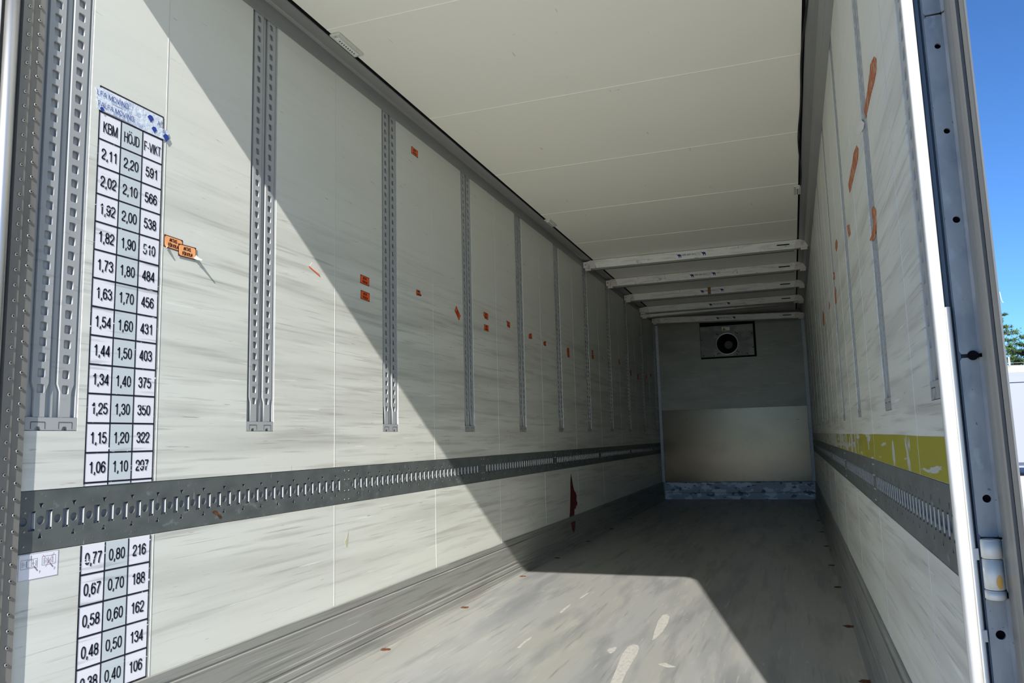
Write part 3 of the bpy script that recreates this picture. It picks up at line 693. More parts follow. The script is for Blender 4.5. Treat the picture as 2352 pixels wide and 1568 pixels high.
# torn white remnant
tr = thing('torn_sticker', 'torn white sticker remnant with a thin orange edge left of the shadow line', 'sticker', (0, 3.35, 2.0), 'orange stickers on the left wall')
me = flat([[(-.045, .005), (-.02, .03), (.02, .022), (.045, -.015), (.05, -.02), (-.03, .0)]], .0006); me.transform(T(0, 0, .0008)); me.transform(frame((0, 1, 0), (0, 0, 1), (1, 0, 0), (0, 0, 0))); obj('paper_backing', me, m_paper, tr)
b = bmesh.new(); strip(b, (-.05, .004), (.05, -.028), .006, .0015); me = bpy.data.meshes.new('t'); b.to_mesh(me); b.free(); me.transform(ML); obj('orange_edge', me, m_orange, tr)

# ------------------------------------------------------------------ stickers on the right wall (real outlines on the wall plane)
def RY(px, py):
    d = fw+r2*((px-1176)/FPX)-u2*((py-784)/FPX); t = (W-CX)/d.x
    return (t*d.y, CZ+t*d.z)
def right_patch(name, px, m, label, cat='sticker', group='torn orange stickers on the right wall', bulge=.006, extra=None):
    pts = [RY(*p) for p in px]; cy = sum(p[0] for p in pts)/len(pts); cz = sum(p[1] for p in pts)/len(pts)
    me = flat([[(-(p[0]-cy), p[1]-cz) for p in pts]], .0012); me.transform(T(0, 0, .0016)); 
    me.transform(frame((0, -1, 0), (0, 0, 1), (-1, 0, 0), (0, 0, 0)))
    o = obj(name, me, m); o.location = (W, cy, cz); tag(o, label, cat, group); return o
right_patch('torn_sticker', [(2008, 130), (2013, 134), (2014, 160), (2008, 190), (2001, 216), (1996, 240), (1989, 272), (1985, 250), (1991, 222), (1994, 200), (1998, 170), (2000, 148)], m_torn, 'long torn orange sticker strip highest on the right wall')
right_patch('torn_sticker', [(1968, 334), (1972, 342), (1971, 365), (1963, 400), (1956, 430), (1952, 443), (1949, 425), (1953, 400), (1959, 370), (1961, 352)], m_torn, 'long torn orange sticker strip on the right wall below the highest one')
right_patch('peeled_backing', [(1967, 280), (1980, 276), (1986, 282), (1984, 295), (1975, 309), (1963, 308), (1971, 296), (1975, 288)], m_paper, 'curled grey scrap of sticker backing on the second rail of the right wall')
right_patch('torn_sticker', [(2003, 478), (2009, 476), (2013, 482), (2014, 520), (2011, 545), (2005, 553), (1998, 552), (2003, 540), (2007, 515), (2004, 492)], m_torn, 'peeling curled orange sticker beside the second rail of the right wall')
right_patch('torn_sticker', [(1946, 518), (1951, 515), (1953, 528), (1954, 538), (1950, 545), (1948, 533)], m_torn, 'small torn orange scrap with dark top on the right wall')
right_patch('torn_sticker', [(1921, 549), (1924, 555), (1924, 568), (1921, 578), (1919, 568), (1919, 558)], m_torn, 'small torn orange scrap left of the third rail of the right wall')
right_patch('torn_sticker', [(1913, 625), (1917, 625), (1918, 642), (1914, 643), (1916, 632)], m_torn, 'tiny hooked orange scrap on the right wall')
right_patch('torn_sticker', [(1919, 658), (1921, 665), (1921, 680), (1922, 696), (1919, 698), (1918, 680), (1918, 668)], m_torn, 'narrow orange scrap below the hooked one on the right wall')
right_patch('torn_sticker', [(1905, 692), (1907, 700), (1906, 709), (1904, 710)], m_torn, 'faint orange scrap deeper on the right wall, upper one')
right_patch('torn_sticker', [(1890, 712), (1893, 720), (1894, 745), (1892, 750), (1890, 735)], m_torn, 'faint orange scrap deepest on the right wall')

# yellow marking band on the right wall
b = bmesh.new(); n = 60
top = []; bot = []
for i in range(n+1):
    y = 1.90+(L-.1-1.90)*i/n
    top.append((y, 1.0966+random.uniform(-.002, .001)))
rim = [(1.90, TB1+.003)]+[(L-.1, TB1+.003)]+top[::-1]
me = flat([[(-p[0], p[1]) for p in rim]], .0008); me.transform(T(0, 0, .0009)); me.transform(frame((0, -1, 0), (0, 0, 1), (-1, 0, 0), (W, 0, 0)))
o = obj('yellow_marking_band', me, m_yellow); rebase(o, (W, 4, 1.05)); tag(o, 'worn yellow stripe above the slotted track of the right wall', 'stripe')

# red paint smear on the left wall and kick board
sm = thing('paint_smear', 'dark red paint smear below the slotted track of the left wall', 'paint smear', (0, 8.1, .3))
out = [(7.99, .30), (8.02, .36), (8.04, .45), (8.06, .55), (8.07, .66), (8.10, .745), (8.13, .70), (8.17, .62), (8.21, .56), (8.27, .53), (8.30, .50), (8.29, .45), (8.33, .42), (8.30, .38), (8.28, .40), (8.24, .36), (8.20, .37), (8.18, .30)]
me = flat([out], .0006); me.transform(ML @ T(0, -.0, .0009)); me.transform(T(0, -8.1, -.3)); obj('wall_streak', me, m_red, sm)
me = flat([[(8.00, .245), (8.17, .245), (8.15, .17), (8.10, .13), (8.04, .16)]], .0006); me.transform(ML @ T(0, 0, .0140)); me.transform(T(0, -8.1, -.3)); obj('drip_on_kick_board', me, m_red, sm)

# yellowish scuffs
b = flat([[(3.655, .62), (3.68, .66), (3.672, .60), (3.665, .575), (3.65, .585), (3.642, .61)]], .0005); b.transform(ML @ T(0, 0, .0007))
o = obj('glue_spot', b, mat('old_glue', (.50, .48, .33), .6)); rebase(o, (0, 3.66, .6)); tag(o, 'small yellowish glue spot right of a panel seam below the left slotted track', 'stain')

# ------------------------------------------------------------------ load beams under the ceiling
def elephant(u, v, s):
    pts = [(-.55, .42), (-.30, .30), (-.12, .38), (.10, .34), (.34, .30), (.46, .12), (.48, -.18), (.47, -.48), (.33, -.48), (.30, -.16), (.12, -.12), (.08, -.46), (-.06, -.46), (-.10, -.10), (-.22, .0), (-.36, .04), (-.30, .18), (-.46, .24), (-.60, .40), (-.52, .62), (-.44, .70), (-.50, .58)]
    return [(u+p[0]*s, v+p[1]*s) for p in pts]
def make_beam():
    """origin at the left end, front face towards -y; u = x"""
    root = thing('load_beam', 'x', 'load beam'); Ln = W-.016
    F = frame((1, 0, 0), (0, 0, 1), (0, -1, 0), (0, 0, 0))
    b = bmesh.new(); box(b, .115, 0, 0, Ln-.115, .045, .098, bev=.003)
    obj('beam_body', b, m_beam, root)
    b = bmesh.new(); box(b, .10, .004, -.020, Ln-.16, .050, -.0005, bev=.002); obj('shaded_underside', b, m_beamlow, root)  # dark strip standing in for the shaded underside of the beam
    for s, u0 in ((1, 0), (-1, Ln)):
        rim = [(u0, .012), (u0+s*.045, .006), (u0+s*.16, -.004), (u0+s*.130, .096), (u0+s*.085, .096), (u0+s*.045, .084), (u0, .084)]
        me = flat([rim, circ(u0+s*.026, .050, .008, 10)], .050); me.transform(F @ T(0, 0, .004))
        e = obj('end_fitting', me, m_beamend, root)
        b = bmesh.new(); box(b, min(u0+s*.02, u0+s*.09), .01, -.018, max(u0+s*.02, u0+s*.09), .04, .010, bev=.003); obj('latch', b, m_beamend, e)
    me = flat([rrect(0, 0, .135, .013, .006, 3)], .001); me.transform(F @ T(Ln-.27, .052, .0015)); obj('slot', me, m_gap, root)
    b = bmesh.new(); box(b, Ln/2-.175, -.0010, .012, Ln/2+.175, .0001, .086); obj('printed_label', b, m_label, root)
    b = bmesh.new()
    merge(b, flat([elephant(Ln/2-.135, .045, .052)], .0004), F @ T(0, 0, .0016)); merge(b, flat([elephant(Ln/2+.140, .045, .052)], .0004), F @ T(0, 0, .0016))
    obj('elephant_mark', b, m_navy, root)
    b = bmesh.new(); merge(b, textm('1000 daN (kg)', .031, .88, .0004), F @ T(Ln/2-.030, .05, .0016)); 
    for k, (a, c) in enumerate(((.045, .105), (.045, .112), (.048, .098), (.050, .100))): strip(b, (0, 0), (0, 0.0001), 1e-5)
    me = bpy.data.meshes.new('t'); b.to_mesh(me); b.free()
    obj('label_lettering', me, mat('label_text', (.05, .05, .10), .5), root)
    b = bmesh.new()
    for k in range(4): strip(b, (Ln/2+.050, .064-.011*k), (Ln/2+.112-.006*(k % 2), .064-.011*k), .003, .0016)
    me = bpy.data.meshes.new('t'); b.to_mesh(me); b.free(); me.transform(F); obj('small_print', me, mat('small_print', (.30, .30, .32), .5), root)
    return root
bp = make_beam()
binfo = [(8.95, 3.112, 3.112, 0, 'nearest white aluminium beam under the ceiling, clearest label'), (10.165, 3.112, 3.114, 0, 'second white aluminium beam under the ceiling from the open end'),
         (11.38, 3.112, 3.112, 0, 'third white aluminium beam under the ceiling, brown tape on its label'), (12.60, 3.108, 3.108, 0, 'fourth white aluminium beam under the ceiling from the open end'),
         (13.80, 3.096, 3.010, 0, 'deepest white aluminium beam, sloping, just before the far end wall')]
for k, (y, z0, z1, _, lab) in enumerate(binfo):
    o = bp if k == 0 else copy_tree(bp)
    o.location = (.008, y, z0); o.rotation_euler = (0, math.atan2(z0-z1, W), 0)
    o['label'] = lab; o['group'] = 'load beams under the ceiling'
# brown tape on the third beam
b = bmesh.new(); box(b, -.020, -.0012, -.050, .024, 0, .050); o = obj('brown_tape_patch', b, m_tan); o.location = (W/2-.085+.05, 11.3775, 3.161); tag(o, 'small brown tape patch wrapped on the label of the third ceiling beam', 'tape')
o = copy_tree(bp); o.name = 'load_beam'; o.location = (.008, 12.72, 3.050); o.rotation_euler = (0, math.atan2(-.055, W), 0)
o['label'] = 'white beam hanging just behind and below the fourth, tilted up to the right'; o['group'] = 'load beams under the ceiling'

# ------------------------------------------------------------------ interior lamps
def lamp(x, y, lab, sgn=1):
    root = thing('led_lamp', lab, 'lamp', (x, y, H), 'small lamps along the ceiling edges')
    b = bmesh.new(); box(b, -.030, -.125, -.014, .030, .125, 0, bev=.006); obj('lamp_housing', b, m_lens, root)
    b = bmesh.new(); box(b, -.016, -.10, -.021, .016, .10, -.0135, bev=.004); ln = obj('lens', b, mat('clear_lens', (.74, .75, .68), .12, 0, .8), root)
    b = bmesh.new()
    for k in range(8): cyl(b, (0, -.07+.02*k, -.0208), (0, -.07+.02*k, -.0225), .004, n=8)
    obj('led', b, m_gap, ln)
    for s in (-1, 1):
        b = bmesh.new(); cyl(b, (0, s*.112, -.0138), (0, s*.112, -.017), .006, .004, n=8); obj('screw', b, m_steel, root)
lamp(.150, 3.415, 'long clear lamp at the left ceiling edge nearest the open end'); lamp(.140, 7.17, 'clear lamp at the left ceiling edge between fifth and sixth rails'); lamp(W-.135, 7.07, 'clear lamp at the right ceiling edge')
# loose cable along the right ceiling edge
cu = bpy.data.curves.new('cable', 'CURVE'); cu.dimensions = '3D'; cu.bevel_depth = .005; cu.bevel_resolution = 2
s = cu.splines.new('POLY'); N = 50; s.points.add(N)
for i in range(N+1):
    t = i/N; y = 2.0+5.1*t
    s.points[i].co = (W-.118+.014*math.sin(t*7)+.006*math.sin(t*23), y, 3.2075+.002*math.sin(t*11), 1)
o = obj('lamp_cable', curve_mesh(cu), m_cable); rebase(o, (W-.118, 4.5, 3.2075)); tag(o, 'thin black wavy cable running along the right ceiling edge', 'cable')

# ------------------------------------------------------------------ rusty bolt recesses in the floor
def rusty(x, y, lab, s, wd=.030):
    b = bmesh.new(); random.seed(int(y*100)+int(x*10))
    n = 22; c = b.verts.new((0, 0, .0012)); r1 = []; r0 = []
    for i in range(n):
        a = 2*PI*i/n; q = 1+random.uniform(-.16, .16)
        r0.append(b.verts.new((wd*1.1*q*math.cos(a), wd*.95*q*math.sin(a), .0004))); r1.append(b.verts.new((wd*.7*q*math.cos(a), wd*.55*q*math.sin(a), .0022+random.uniform(0, .0015))))
    for i in range(n):
        j = (i+1) % n; b.faces.new((r0[i], r0[j], r1[j], r1[i])); b.faces.new((r1[i], r1[j], c))
    o = obj('rusty_bolt_head', b, m_rust); o.location = (x, y, 0); tag(o, lab, 'bolt', 'rusty bolt heads along the %s floor edge' % s)
ordn = ['nearest', 'second', 'third', 'fourth', 'fifth', 'sixth', 'seventh']
for k, (x, y) in enumerate(((.078, 3.93), (.078, 5.02), (.076, 6.24), (.076, 7.24), (.076, 8.43), (.076, 9.61), (.076, 10.8))):
    rusty(x, y, '%s brown rusty bolt head along the left floor edge, counted from the open end' % ordn[k], 'left')
for k, (x, y) in enumerate(((W-.066, 3.97), (W-.072, 5.035), (W-.068, 6.255), (W-.066, 7.246), (W-.066, 8.43), (W-.066, 9.61), (W-.066, 10.8))):
    rusty(x, y, '%s dark rusty bolt head along the right floor edge, counted from the open end' % ordn[k], 'right', .036)
m_spill = mat('dried_spill', (.37, .355, .31), .6, 0, .3, [((.26, .26, .245), (60, 30, 1), .45, .65, .7, 5)])
def FXY(px, py):
    d = fw+r2*((px-1176)/FPX)-u2*((py-784)/FPX); t = -CZ/d.z
    return (CX+t*d.x, t*d.y)
for px, lab in (([(1396, 1580), (1403, 1566), (1412, 1545), (1420, 1525), (1429, 1502), (1442, 1485), (1456, 1479), (1466, 1482), (1468, 1490), (1462, 1505), (1450, 1525), (1438, 1545), (1429, 1566), (1424, 1580)], 'largest pale dried spill on the sunlit floor, at the lower photo edge'),
                ([(1498, 1470), (1503, 1450), (1512, 1425), (1522, 1412), (1532, 1410), (1538, 1416), (1534, 1432), (1522, 1450), (1508, 1464)], 'oval pale dried spill on the sunlit floor above the largest one'),
                ([(1394, 1494), (1399, 1489), (1406, 1488), (1411, 1485), (1417, 1487), (1411, 1496), (1402, 1500)], 'small pale spill left of the largest one'),
                ([(1510, 1525), (1528, 1522), (1540, 1527), (1553, 1531), (1535, 1532), (1526, 1530)], 'small diamond-shaped pale spill right of the largest one'),
                ([(1331, 1374), (1338, 1368), (1353, 1359), (1352, 1362), (1340, 1371)], 'thin white streak on the sunlit floor nearest the shadow edge'),
                ([(1285, 1406), (1296, 1396), (1312, 1386), (1309, 1391), (1297, 1401), (1289, 1407)], 'thin white streak on the sunlit floor below the topmost streak'),
                ([(1188, 1487), (1205, 1471), (1221, 1461), (1221, 1466), (1207, 1475), (1194, 1487)], 'thin white streak on the sunlit floor nearest the left wall')):
    pts = [FXY(*p) for p in px]; cx_ = sum(p[0] for p in pts)/len(pts); cy_ = sum(p[1] for p in pts)/len(pts)
    me = flat([[(p[0]-cx_, p[1]-cy_) for p in pts]], .0006); me.transform(T(0, 0, .0008)); o = obj('dried_spill', me, m_spill, loc=(cx_, cy_, 0)); tag(o, lab, 'stain', 'dried spills on the sunlit floor')

# ------------------------------------------------------------------ rear frame, left side
lf = thing('rear_door_frame', 'steel door frame upright with two rows of screws, left of the opening', 'door frame', (0, 1.70, 0))
inv = T(0, -1.70, 0)
b = bmesh.new(); prism(b, [(-.07, 1.62), (-.07, 1.784), (.006, 1.784), (.006, 1.780), (.0125, 1.779), (.0125, 1.738), (.0155, 1.735), (.019, 1.732), (.019, 1.697), (-.02, 1.69), (-.02, 1.62)], 'z', 0, 3.214)
part('upright', b, m_flange, lf, inv)
b = bmesh.new(); cyl(b, (.012, 1.664, 0), (.012, 1.664, 3.2), .021, n=28); part('round_edge', b, m_alu, lf, inv)
b = bmesh.new(); box(b, -.03, 1.685, 0, .006, 1.697, 3.2); part('seal_groove', b, m_gap, lf, inv)
scr = None
for y, off, x in ((1.716, 0, .0192), (1.758, .022, .0127)):
    for k in range(46):
        z = .47+.048*k+off
        if z > 2.62: continue
        if scr is None:
            b = bmesh.new(); cyl(b, (0, 0, 0), (.0038, 0, 0), .0066, .0048, n=12); cyl(b, (.0039, 0, 0), (.0041, 0, 0), .0022, n=8, mi=1)
            scr = obj('screw', b, [m_steel, m_gap], lf); o = scr
        else: o = scr.copy(); C.objects.link(o)
        o.location = (x, y-1.70, z)
# folded left door edge just outside the opening
ld = thing('left_door_edge', 'dark blue edge of the folded left door with black rubber seal, far left', 'door', (-.02, 1.6, 0))
inv = T(.02, -1.6, 0)
b = bmesh.new()
for z0, z1 in ((0, .86), (.90, 1.55), (1.58, 2.28), (2.31, 2.44), (2.475, 3.2)): box(b, -.06, 1.555, z0, .004, 1.622, z1, bev=.006)
part('rubber_seal', b, m_black, ld, inv)
part('door_skin', bxm(-.14, 1.50, 0, -.062, 1.62, 3.25), m_blue, ld, inv)
b = bmesh.new(); box(b, -.05, 1.622, .3, .010, 1.632, 3.1, bev=.003); part('cream_edge', b, m_post, ld, inv)

# ------------------------------------------------------------------ rear frame, right side
def leanbox(b, pts0, pts1, z0, z1, mi=0, smooth=False):
    """vertical extrusion whose outline moves from pts0 (foot) to pts1 (head)"""
    A = [b.verts.new((*p, z0)) for p in pts0]; B = [b.verts.new((*p, z1)) for p in pts1]; n = len(pts0)
    for i in range(n):
        f = b.faces.new((A[i], A[(i+1) % n], B[(i+1) % n], B[i])); f.material_index = mi; f.smooth = smooth
    b.faces.new(A[::-1]).material_index = mi; b.faces.new(B).material_index = mi
    bmesh.ops.recalc_face_normals(b, faces=b.faces[:])
def lx(z): return .004-.0085*(z-.9)                                    # slight lean of the frame, measured between z=.6 and z=2
Z0, Z1 = -.05, 3.22
def lean(b, pts, z0=Z0, z1=Z1, mi=0, smooth=False): leanbox(b, [(x+lx(z0), y) for x, y in pts], [(x+lx(z1), y) for x, y in pts], z0, z1, mi, smooth)
rf = thing('rear_door_frame', 'white sunlit door frame upright right of the opening', 'door frame', (2.545, 1.8, 0))
inv = T(-2.545, -1.8, 0)
b = bmesh.new(); lean(b, [(2.5285, 1.800), (2.5315, 1.800), (2.545, 1.850), (W+.014, 1.905), (W-.002, 1.905)])
part('rivet_flange', b, m_flange, rf, inv)
b = bmesh.new()
arc = [(2.5400+.0115*math.cos(a), 1.800-.0115*math.sin(a)) for a in [PI*k/14 for k in range(15)]]
lean(b, arc+[(2.5285, 1.810), (2.5515, 1.810)], smooth=True); part('bulged_edge', b, m_post, rf, inv)
b = bmesh.new()
arc = [(2.5560+.0052*math.cos(a), 1.797-.0052*math.sin(a)) for a in [PI*k/8 for k in range(9)]]
lean(b, arc+[(2.5508, 1.81), (2.5612, 1.81)], -.05, 1.36)
for z in (.855, .70): lean(b, [(2.555, 1.790), (2.5650, 1.793), (2.5650, 1.799), (2.555, 1.802)], z, z+.022)
part('inner_bead', b, m_post, rf, inv)
b = bmesh.new(); lean(b, [(2.5515, 1.806), (2.556, 1.8135), (2.5635, 1.8135), (2.566, 1.820), (2.600, 1.820), (2.600, 1.86), (2.5515, 1.86)]); part('channel', b, m_blue, rf, inv)
b = bmesh.new(); lean(b, [(2.5665, 1.805), (2.572, 1.802), (2.572, 1.813), (2.5665, 1.813)]); part('channel_rib', b, m_blue, rf, inv)
rv = None
for k in range(22):
    z = .45+.105*k
    if rv is None:
        b = bmesh.new(); cyl(b, (0, 0, 0), (-.0014, -.0002, 0), .0035, .0022, n=10); rv = obj('rivet', b, m_steel, rf); o = rv
    else: o = rv.copy(); C.objects.link(o)
    o.location = (2.5385+lx(z)-2.545, 1.849-1.8, z)
# galvanised hinge strips with holes
def zstrip(za, zb, holes, lab, slit=None):
    root = thing('hinge_strip', lab, 'hinge strip', (2.585, 1.8, za), 'galvanised strips on the right door frame')
    x0, x1 = 2.5690, 2.6035
    rim = [(x0+.004, za), (x1-.002, za), (x1, za+.004), (x1, zb-.004), (x1-.002, zb), (x0+.004, zb), (x0, zb-.006), (x0, za+.006)]
    me = flat([rim]+[circ(c, z, r, 22) for c, z, r in holes], .006)
    for v in me.vertices: v.co.x += lx(v.co.y)
    me.transform(frame((1, 0, 0), (0, 0, 1), (0, -1, 0), (0, 0, 0))); me.transform(T(0, 1.8, 0)); me.transform(T(-2.585, -1.8, -za))
    obj('strip_plate', me, m_plate, root)
    b = bmesh.new(); lean(b, [(x1, 1.800), (x1+.006, 1.790), (x1+.008, 1.792), (x1+.002, 1.81)], za, zb); part('bent_edge', b, m_plate, root, T(-2.585, -1.8, -za))
    b = bmesh.new()
    for c, z, r in holes: merge(b, flat([circ(c+lx(z), z, r*1.5, 16)], .0005), frame((1, 0, 0), (0, 0, 1), (0, -1, 0), (0, 1.8105, 0)))
    if holes: part('hole_backing', b, m_gap, root, T(-2.585, -1.8, -za))
zstrip(1.997, 3.20, [(2.587, 2.35, .006), (2.587, 2.75, .006)], 'topmost galvanised strip on the right door frame, cut off by the photo edge')
zstrip(1.262, 1.993, [(2.5905, 1.923, .0062), (2.5905, 1.734, .0062), (2.5905, 1.542, .0072)], 'long galvanised strip with three round holes on the right door frame')
zstrip(.899, 1.254, [(2.5905, .973, .0078)], 'galvanised strip with one hole just above the white hinge')
zstrip(.20, .783, [(2.589, .713, .0088)], 'lowest galvanised strip with one hole below the white hinge')
b = bmesh.new(); cyl(b, (2.592+lx(1.258), 1.7945, 1.258), (2.592+lx(1.258), 1.7925, 1.258), .0098, n=24); o = obj('hinge_pin_hole', b, m_gap); rebase(o, (2.592, 1.793, 1.258)); tag(o, 'large black round hole where two galvanised strips meet on the right frame', 'hole')
# hinge knuckle
hg = thing('door_hinge', 'white-painted hinge knuckle with orange rust stain on the right door frame', 'hinge', (2.588, 1.775, .785))
inv = T(-2.588, -1.775, -.785)
for z0, z1, r in ((.862, .897, .0185), (.8035, .8605, .0180), (.785, .802, .0185)):
    b = bmesh.new(); cyl(b, (2.588, 1.775, z0), (2.588, 1.775, z1), r, n=28)
    bmesh.ops.bevel(b, geom=[e for e in b.edges if abs((e.verts[0].co-e.verts[1].co).z) < 1e-6], offset=.0015, segments=2, affect='EDGES')
    part('knuckle_ring', b, m_hinge, hg, inv)
b = bmesh.new()
outl = [(2.604, .893), (2.612, .899), (2.619, .893), (2.618, .880), (2.611, .870), (2.6135, .862), (2.618, .848), (2.6175, .836), (2.614, .828), (2.616, .815), (2.622, .802), (2.6225, .790), (2.615, .788), (2.608, .800), (2.604, .81)]
me = flat([outl], .010); me.transform(frame((1, 0, 0), (0, 0, 1), (0, -1, 0), (0, 1.772, 0))); b.free(); part('hinge_leaf', me, m_hinge, hg, inv)
b = bmesh.new()
def cpatch(b, a0, a1, z0, z1, r, n=8, mi=0):
    rows_ = []
    for jz in range(7):
        t = jz/6; z = z0+(z1-z0)*t; sh = math.sin(PI*min(max(t, .03), .97))**.6
        am = (a0+a1)/2; hw = (a1-a0)/2*sh
        rows_.append([b.verts.new((2.588+r*math.cos(am-hw+2*hw*i/n), 1.775+r*math.sin(am-hw+2*hw*i/n), z)) for i in range(n+1)])
    for j in range(6):
        for i in range(n): f = b.faces.new((rows_[j][i], rows_[j][i+1], rows_[j+1][i+1], rows_[j+1][i])); f.smooth = True
cpatch(b, math.radians(-92), math.radians(-52), .806, .832, .0184); part('rust_stain', b, m_ruststain, hg, inv)

# folded right door behind the frame
rd = thing('right_door_edge', 'grey metal edge of the folded right door with a black seal gap', 'door', (2.62, 1.65, 0))
inv = T(-2.62, -1.65, 0)
b = bmesh.new(); lean(b, [(2.6005, 1.756), (2.6005, 1.715), (2.6035, 1.708), (2.6005, 1.703), (2.6005, 1.676), (2.6015, 1.664), (2.615, 1.664), (2.632, 1.756)]); part('inner_profile', b, m_pillar, rd, inv)
b = bmesh.new(); lean(b, [(2.6070, 1.664), (2.6070, 1.628), (2.6088, 1.628), (2.6140, 1.664)]); part('seal_gap', b, m_gap, rd, inv)
b = bmesh.new(); lean(b, [(2.6000, 1.628), (2.6000, 1.600), (2.6008, 1.592), (2.6030, 1.590), (2.6045, 1.594), (2.609, 1.628)]); part('outer_profile', b, m_pillar, rd, inv)
b = bmesh.new(); lean(b, [(2.6120, 1.815), (2.602, 1.757), (2.632, 1.757), (2.638, 1.815)]); part('rear_gap', b, m_gap, rd, inv)
b = bmesh.new(); lean(b, [(2.622, 1.80), (2.640, 1.80), (2.660, 1.90), (2.660, 2.9), (2.640, 2.9), (2.640, 1.9)]); part('door_leaf', b, m_pillar, rd, inv)
cu = bpy.data.curves.new('hook', 'CURVE'); cu.dimensions = '3D'; cu.bevel_depth = .0006
sp_ = cu.splines.new('POLY'); hp = [(2.6045, 1.590, 1.352), (2.6052, 1.588, 1.340), (2.6065, 1.588, 1.333), (2.6085, 1.588, 1.333)]; sp_.points.add(3)
for i, p in enumerate(hp): sp_.points[i].co = (*p, 1)
part('cream_hook', curve_mesh(cu), m_post, rd, inv)

# ------------------------------------------------------------------ outside
b = bmesh.new()
def gz(x, y): return -1.15+1.15*max(0, min(1, (y-6)/13))**1 if x > 3.2 else -1.15
xs = [-60, -20, -5, 3.2, 3.4, 8, 20, 60]; ys = [-60, -20, -5, 0, 4, 6, 12.5, 19, 30, 80]
vv = [[b.verts.new((x, y, gz(x, y))) for x in xs] for y in ys]
for j in range(len(ys)-1):
    for i in range(len(xs)-1): b.faces.new((vv[j][i], vv[j][i+1], vv[j+1][i+1], vv[j+1][i]))
struct('ground', b, m_ground)

van = thing('parked_van', 'pale lavender-grey van beyond the right door edge', 'van', (6.55, 21.5, .0))
# body cross-section in (local y = length) ; side seen from the trailer
prof = [(-2.6, .20), (-2.6, 1.0), (-2.25, 1.35), (-1.7, 2.05), (-1.45, 2.22), (-1.0, 2.34), (2.1, 2.36), (2.5, 2.28), (2.62, 2.1), (2.68, .9), (2.68, .20)]
b = bmesh.new(); prism(b, prof, 'y', -.98, .98); bmesh.ops.bevel(b, geom=[e for e in b.edges if abs(e.verts[0].co.y-e.verts[1].co.y) < .01], offset=.12, segments=4, affect='EDGES')
obj('van_body', b, m_van, van)
b = bmesh.new()
for s in (-1, 1): prism(b, [(-1.95, 1.5), (-1.0, 1.5), (-1.0, 2.05), (-1.6, 2.05)], 'y', s*.975, s*.99)
obj('side_window', b, m_glass, van)
b = bmesh.new()
for y in (-.985,): 
    box(b, -.95, y, 2.10, 2.55, y+.01, 2.115); box(b, -.85, y, .5, -.84, y+.01, 2.10)
obj('panel_gap', b, m_gap, van)
for x in (-1.7, 1.8):
    for s in (-1, 1):
        b = bmesh.new(); cyl(b, (x, s*.99, .33), (x, s*.76, .33), .33, n=28); wl = obj('wheel', b, m_white_tyre, van)
        b = bmesh.new(); cyl(b, (x, s*1.0, .33), (x, s*.985, .33), .19, n=20); obj('hubcap', b, m_alu, wl)

def rockm(r, seed, sx=1, sy=1, sz=.5):
    b = bmesh.new(); bmesh.ops.create_icosphere(b, subdivisions=4, radius=1)
    for v in b.verts:
        p = v.co.copy(); n1 = noise.noise(p*1.3+Vector((seed, 0, 0)))*.45+noise.noise(p*3.5+Vector((seed, 4, 0)))*.16
        v.co = Vector((p.x*sx, p.y*sy, p.z*sz))*r*(1+n1)
    return b
for i, (x, y, z, r, lab) in enumerate(((9.0, 34, 1.5, 3.2, 'pale granite outcrop behind the parked van, left one'), (21.5, 37, 1.6, 4.2, 'pale granite outcrop behind the parked van, right one'))):
    o = obj('granite_outcrop', rockm(r, i*3.1, 1.6, 1, .62), m_rock); o.location = (x, y, z); tag(o, lab, 'rock', 'granite outcrops')
b = bmesh.new(); N = 14
vg = [[b.verts.new((2+40*i/N, 38+30*j/N, 1.0+2.6*min(1, j/4)+.5*noise.noise(Vector((i*.5, j*.5, 0))))) for i in range(N+1)] for j in range(N+1)]
for j in range(N):
    for i in range(N): b.faces.new((vg[j][i], vg[j][i+1], vg[j+1][i+1], vg[j+1][i]))
struct('hillside', b, m_rock)

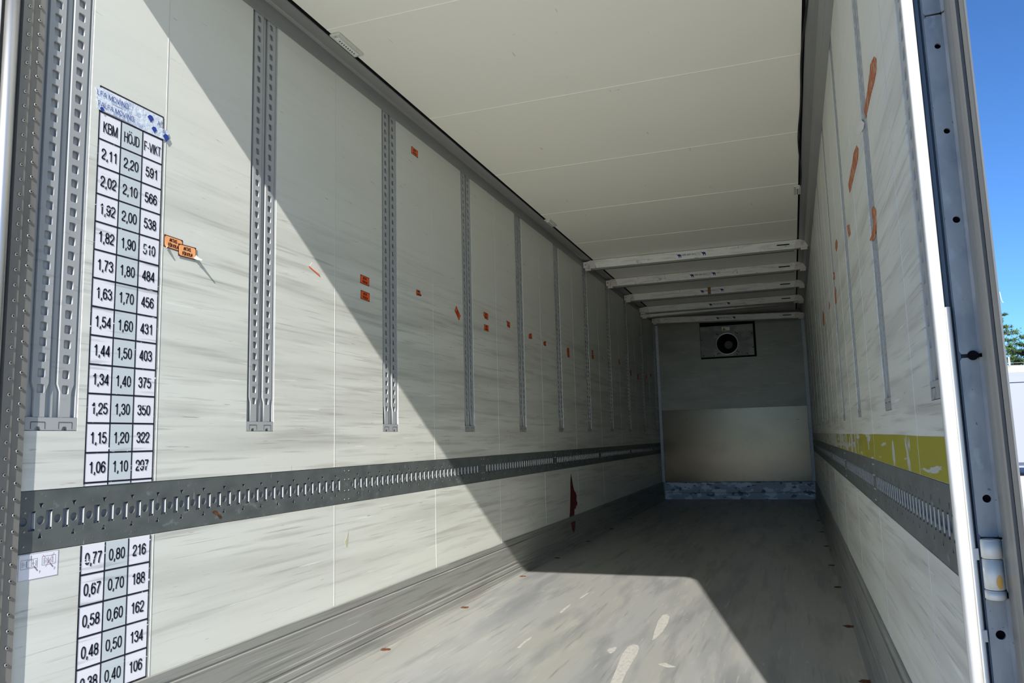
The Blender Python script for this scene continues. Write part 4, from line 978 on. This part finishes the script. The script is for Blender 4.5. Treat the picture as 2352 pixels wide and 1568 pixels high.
def pine(x, y, z, h, sp, lab, m, bare=.25, seed=1, dens=1.0):
    random.seed(seed)
    root = thing('pine_tree', lab, 'tree', (x, y, z), 'pines on the slope behind the van')
    b = bmesh.new(); cyl(b, (0, 0, -.3), (0, 0, h*.97), h*.022, h*.004, n=8); tr_ = obj('trunk', b, m_bark, root)
    bb = bmesh.new(); f = bmesh.new()
    levels = int(h*2.6)
    for k in range(levels):
        t = bare+(1-bare)*k/levels; zz = h*t; ln = sp*(1-t)**.75*(.75+.5*random.random())+.12
        for q in range(random.randint(4, 6)):
            a = random.uniform(0, 2*PI); d = Vector((math.cos(a), math.sin(a), random.uniform(.05, .35)))
            p1 = Vector((0, 0, zz))+d*ln
            cyl(bb, (0, 0, zz), p1, .02, .006, n=4, cap=False)
            nt_ = int(26*ln*dens)+8
            for _ in range(nt_):
                s = random.uniform(.3, 1.08); c = Vector((0, 0, zz))+d*ln*s+Vector((random.gauss(0, .13), random.gauss(0, .13), random.gauss(0, .07)))*min(1, ln)
                for __ in range(3):
                    n_ = Vector((random.gauss(0, 1), random.gauss(0, 1), random.gauss(.3, 1))).normalized()*random.uniform(.09, .17)
                    w_ = n_.orthogonal().normalized()*.022
                    f.faces.new((f.verts.new(c-w_), f.verts.new(c+w_), f.verts.new(c+n_)))
    obj('branches', bb, m_bark, root); tag(obj('needles', f, m, root), kind='stuff')
pine(12.60, 45.5, 3.3, 3.8, 1.0, 'slender pine with a pointed top right beside the door edge', m_pine, .2, 3, 1.6)
pine(13.25, 43.6, 3.2, 2.9, 1.1, 'bushy green pine at the right photo edge', m_pine, .06, 4, 2.6)
pine(12.35, 41.2, 3.1, 1.7, .85, 'low dark pine in front of the taller ones', m_pinedark, .03, 5, 3.2)
pine(15.3, 46, 3.3, 4.0, 1.5, 'pine just outside the right photo edge', m_pine, .12, 6, 1.5)
pine(10.4, 46, 3.3, 3.6, 1.3, 'pine hidden partly behind the door edge', m_pine, .1, 8, 1.5)
fr = thing('wire_fence', 'thin wire fence with pale posts in front of the pines', 'fence', (11.0, 37.5, 2.75))
pst = None
for k in range(6):
    if pst is None:
        b = bmesh.new(); cyl(b, (0, 0, -.3), (0, 0, 1.25), .035, n=8); pst = obj('post', b, m_white, fr); o = pst
    else: o = pst.copy(); C.objects.link(o)
    o.location = (-1.2+1.1*k, 0, 0)
b = bmesh.new()
for z in (.3, .65, 1.0): cyl(b, (-1.5, 0, z), (5, 0, z), .006, n=4)
obj('wire', b, m_white, fr)
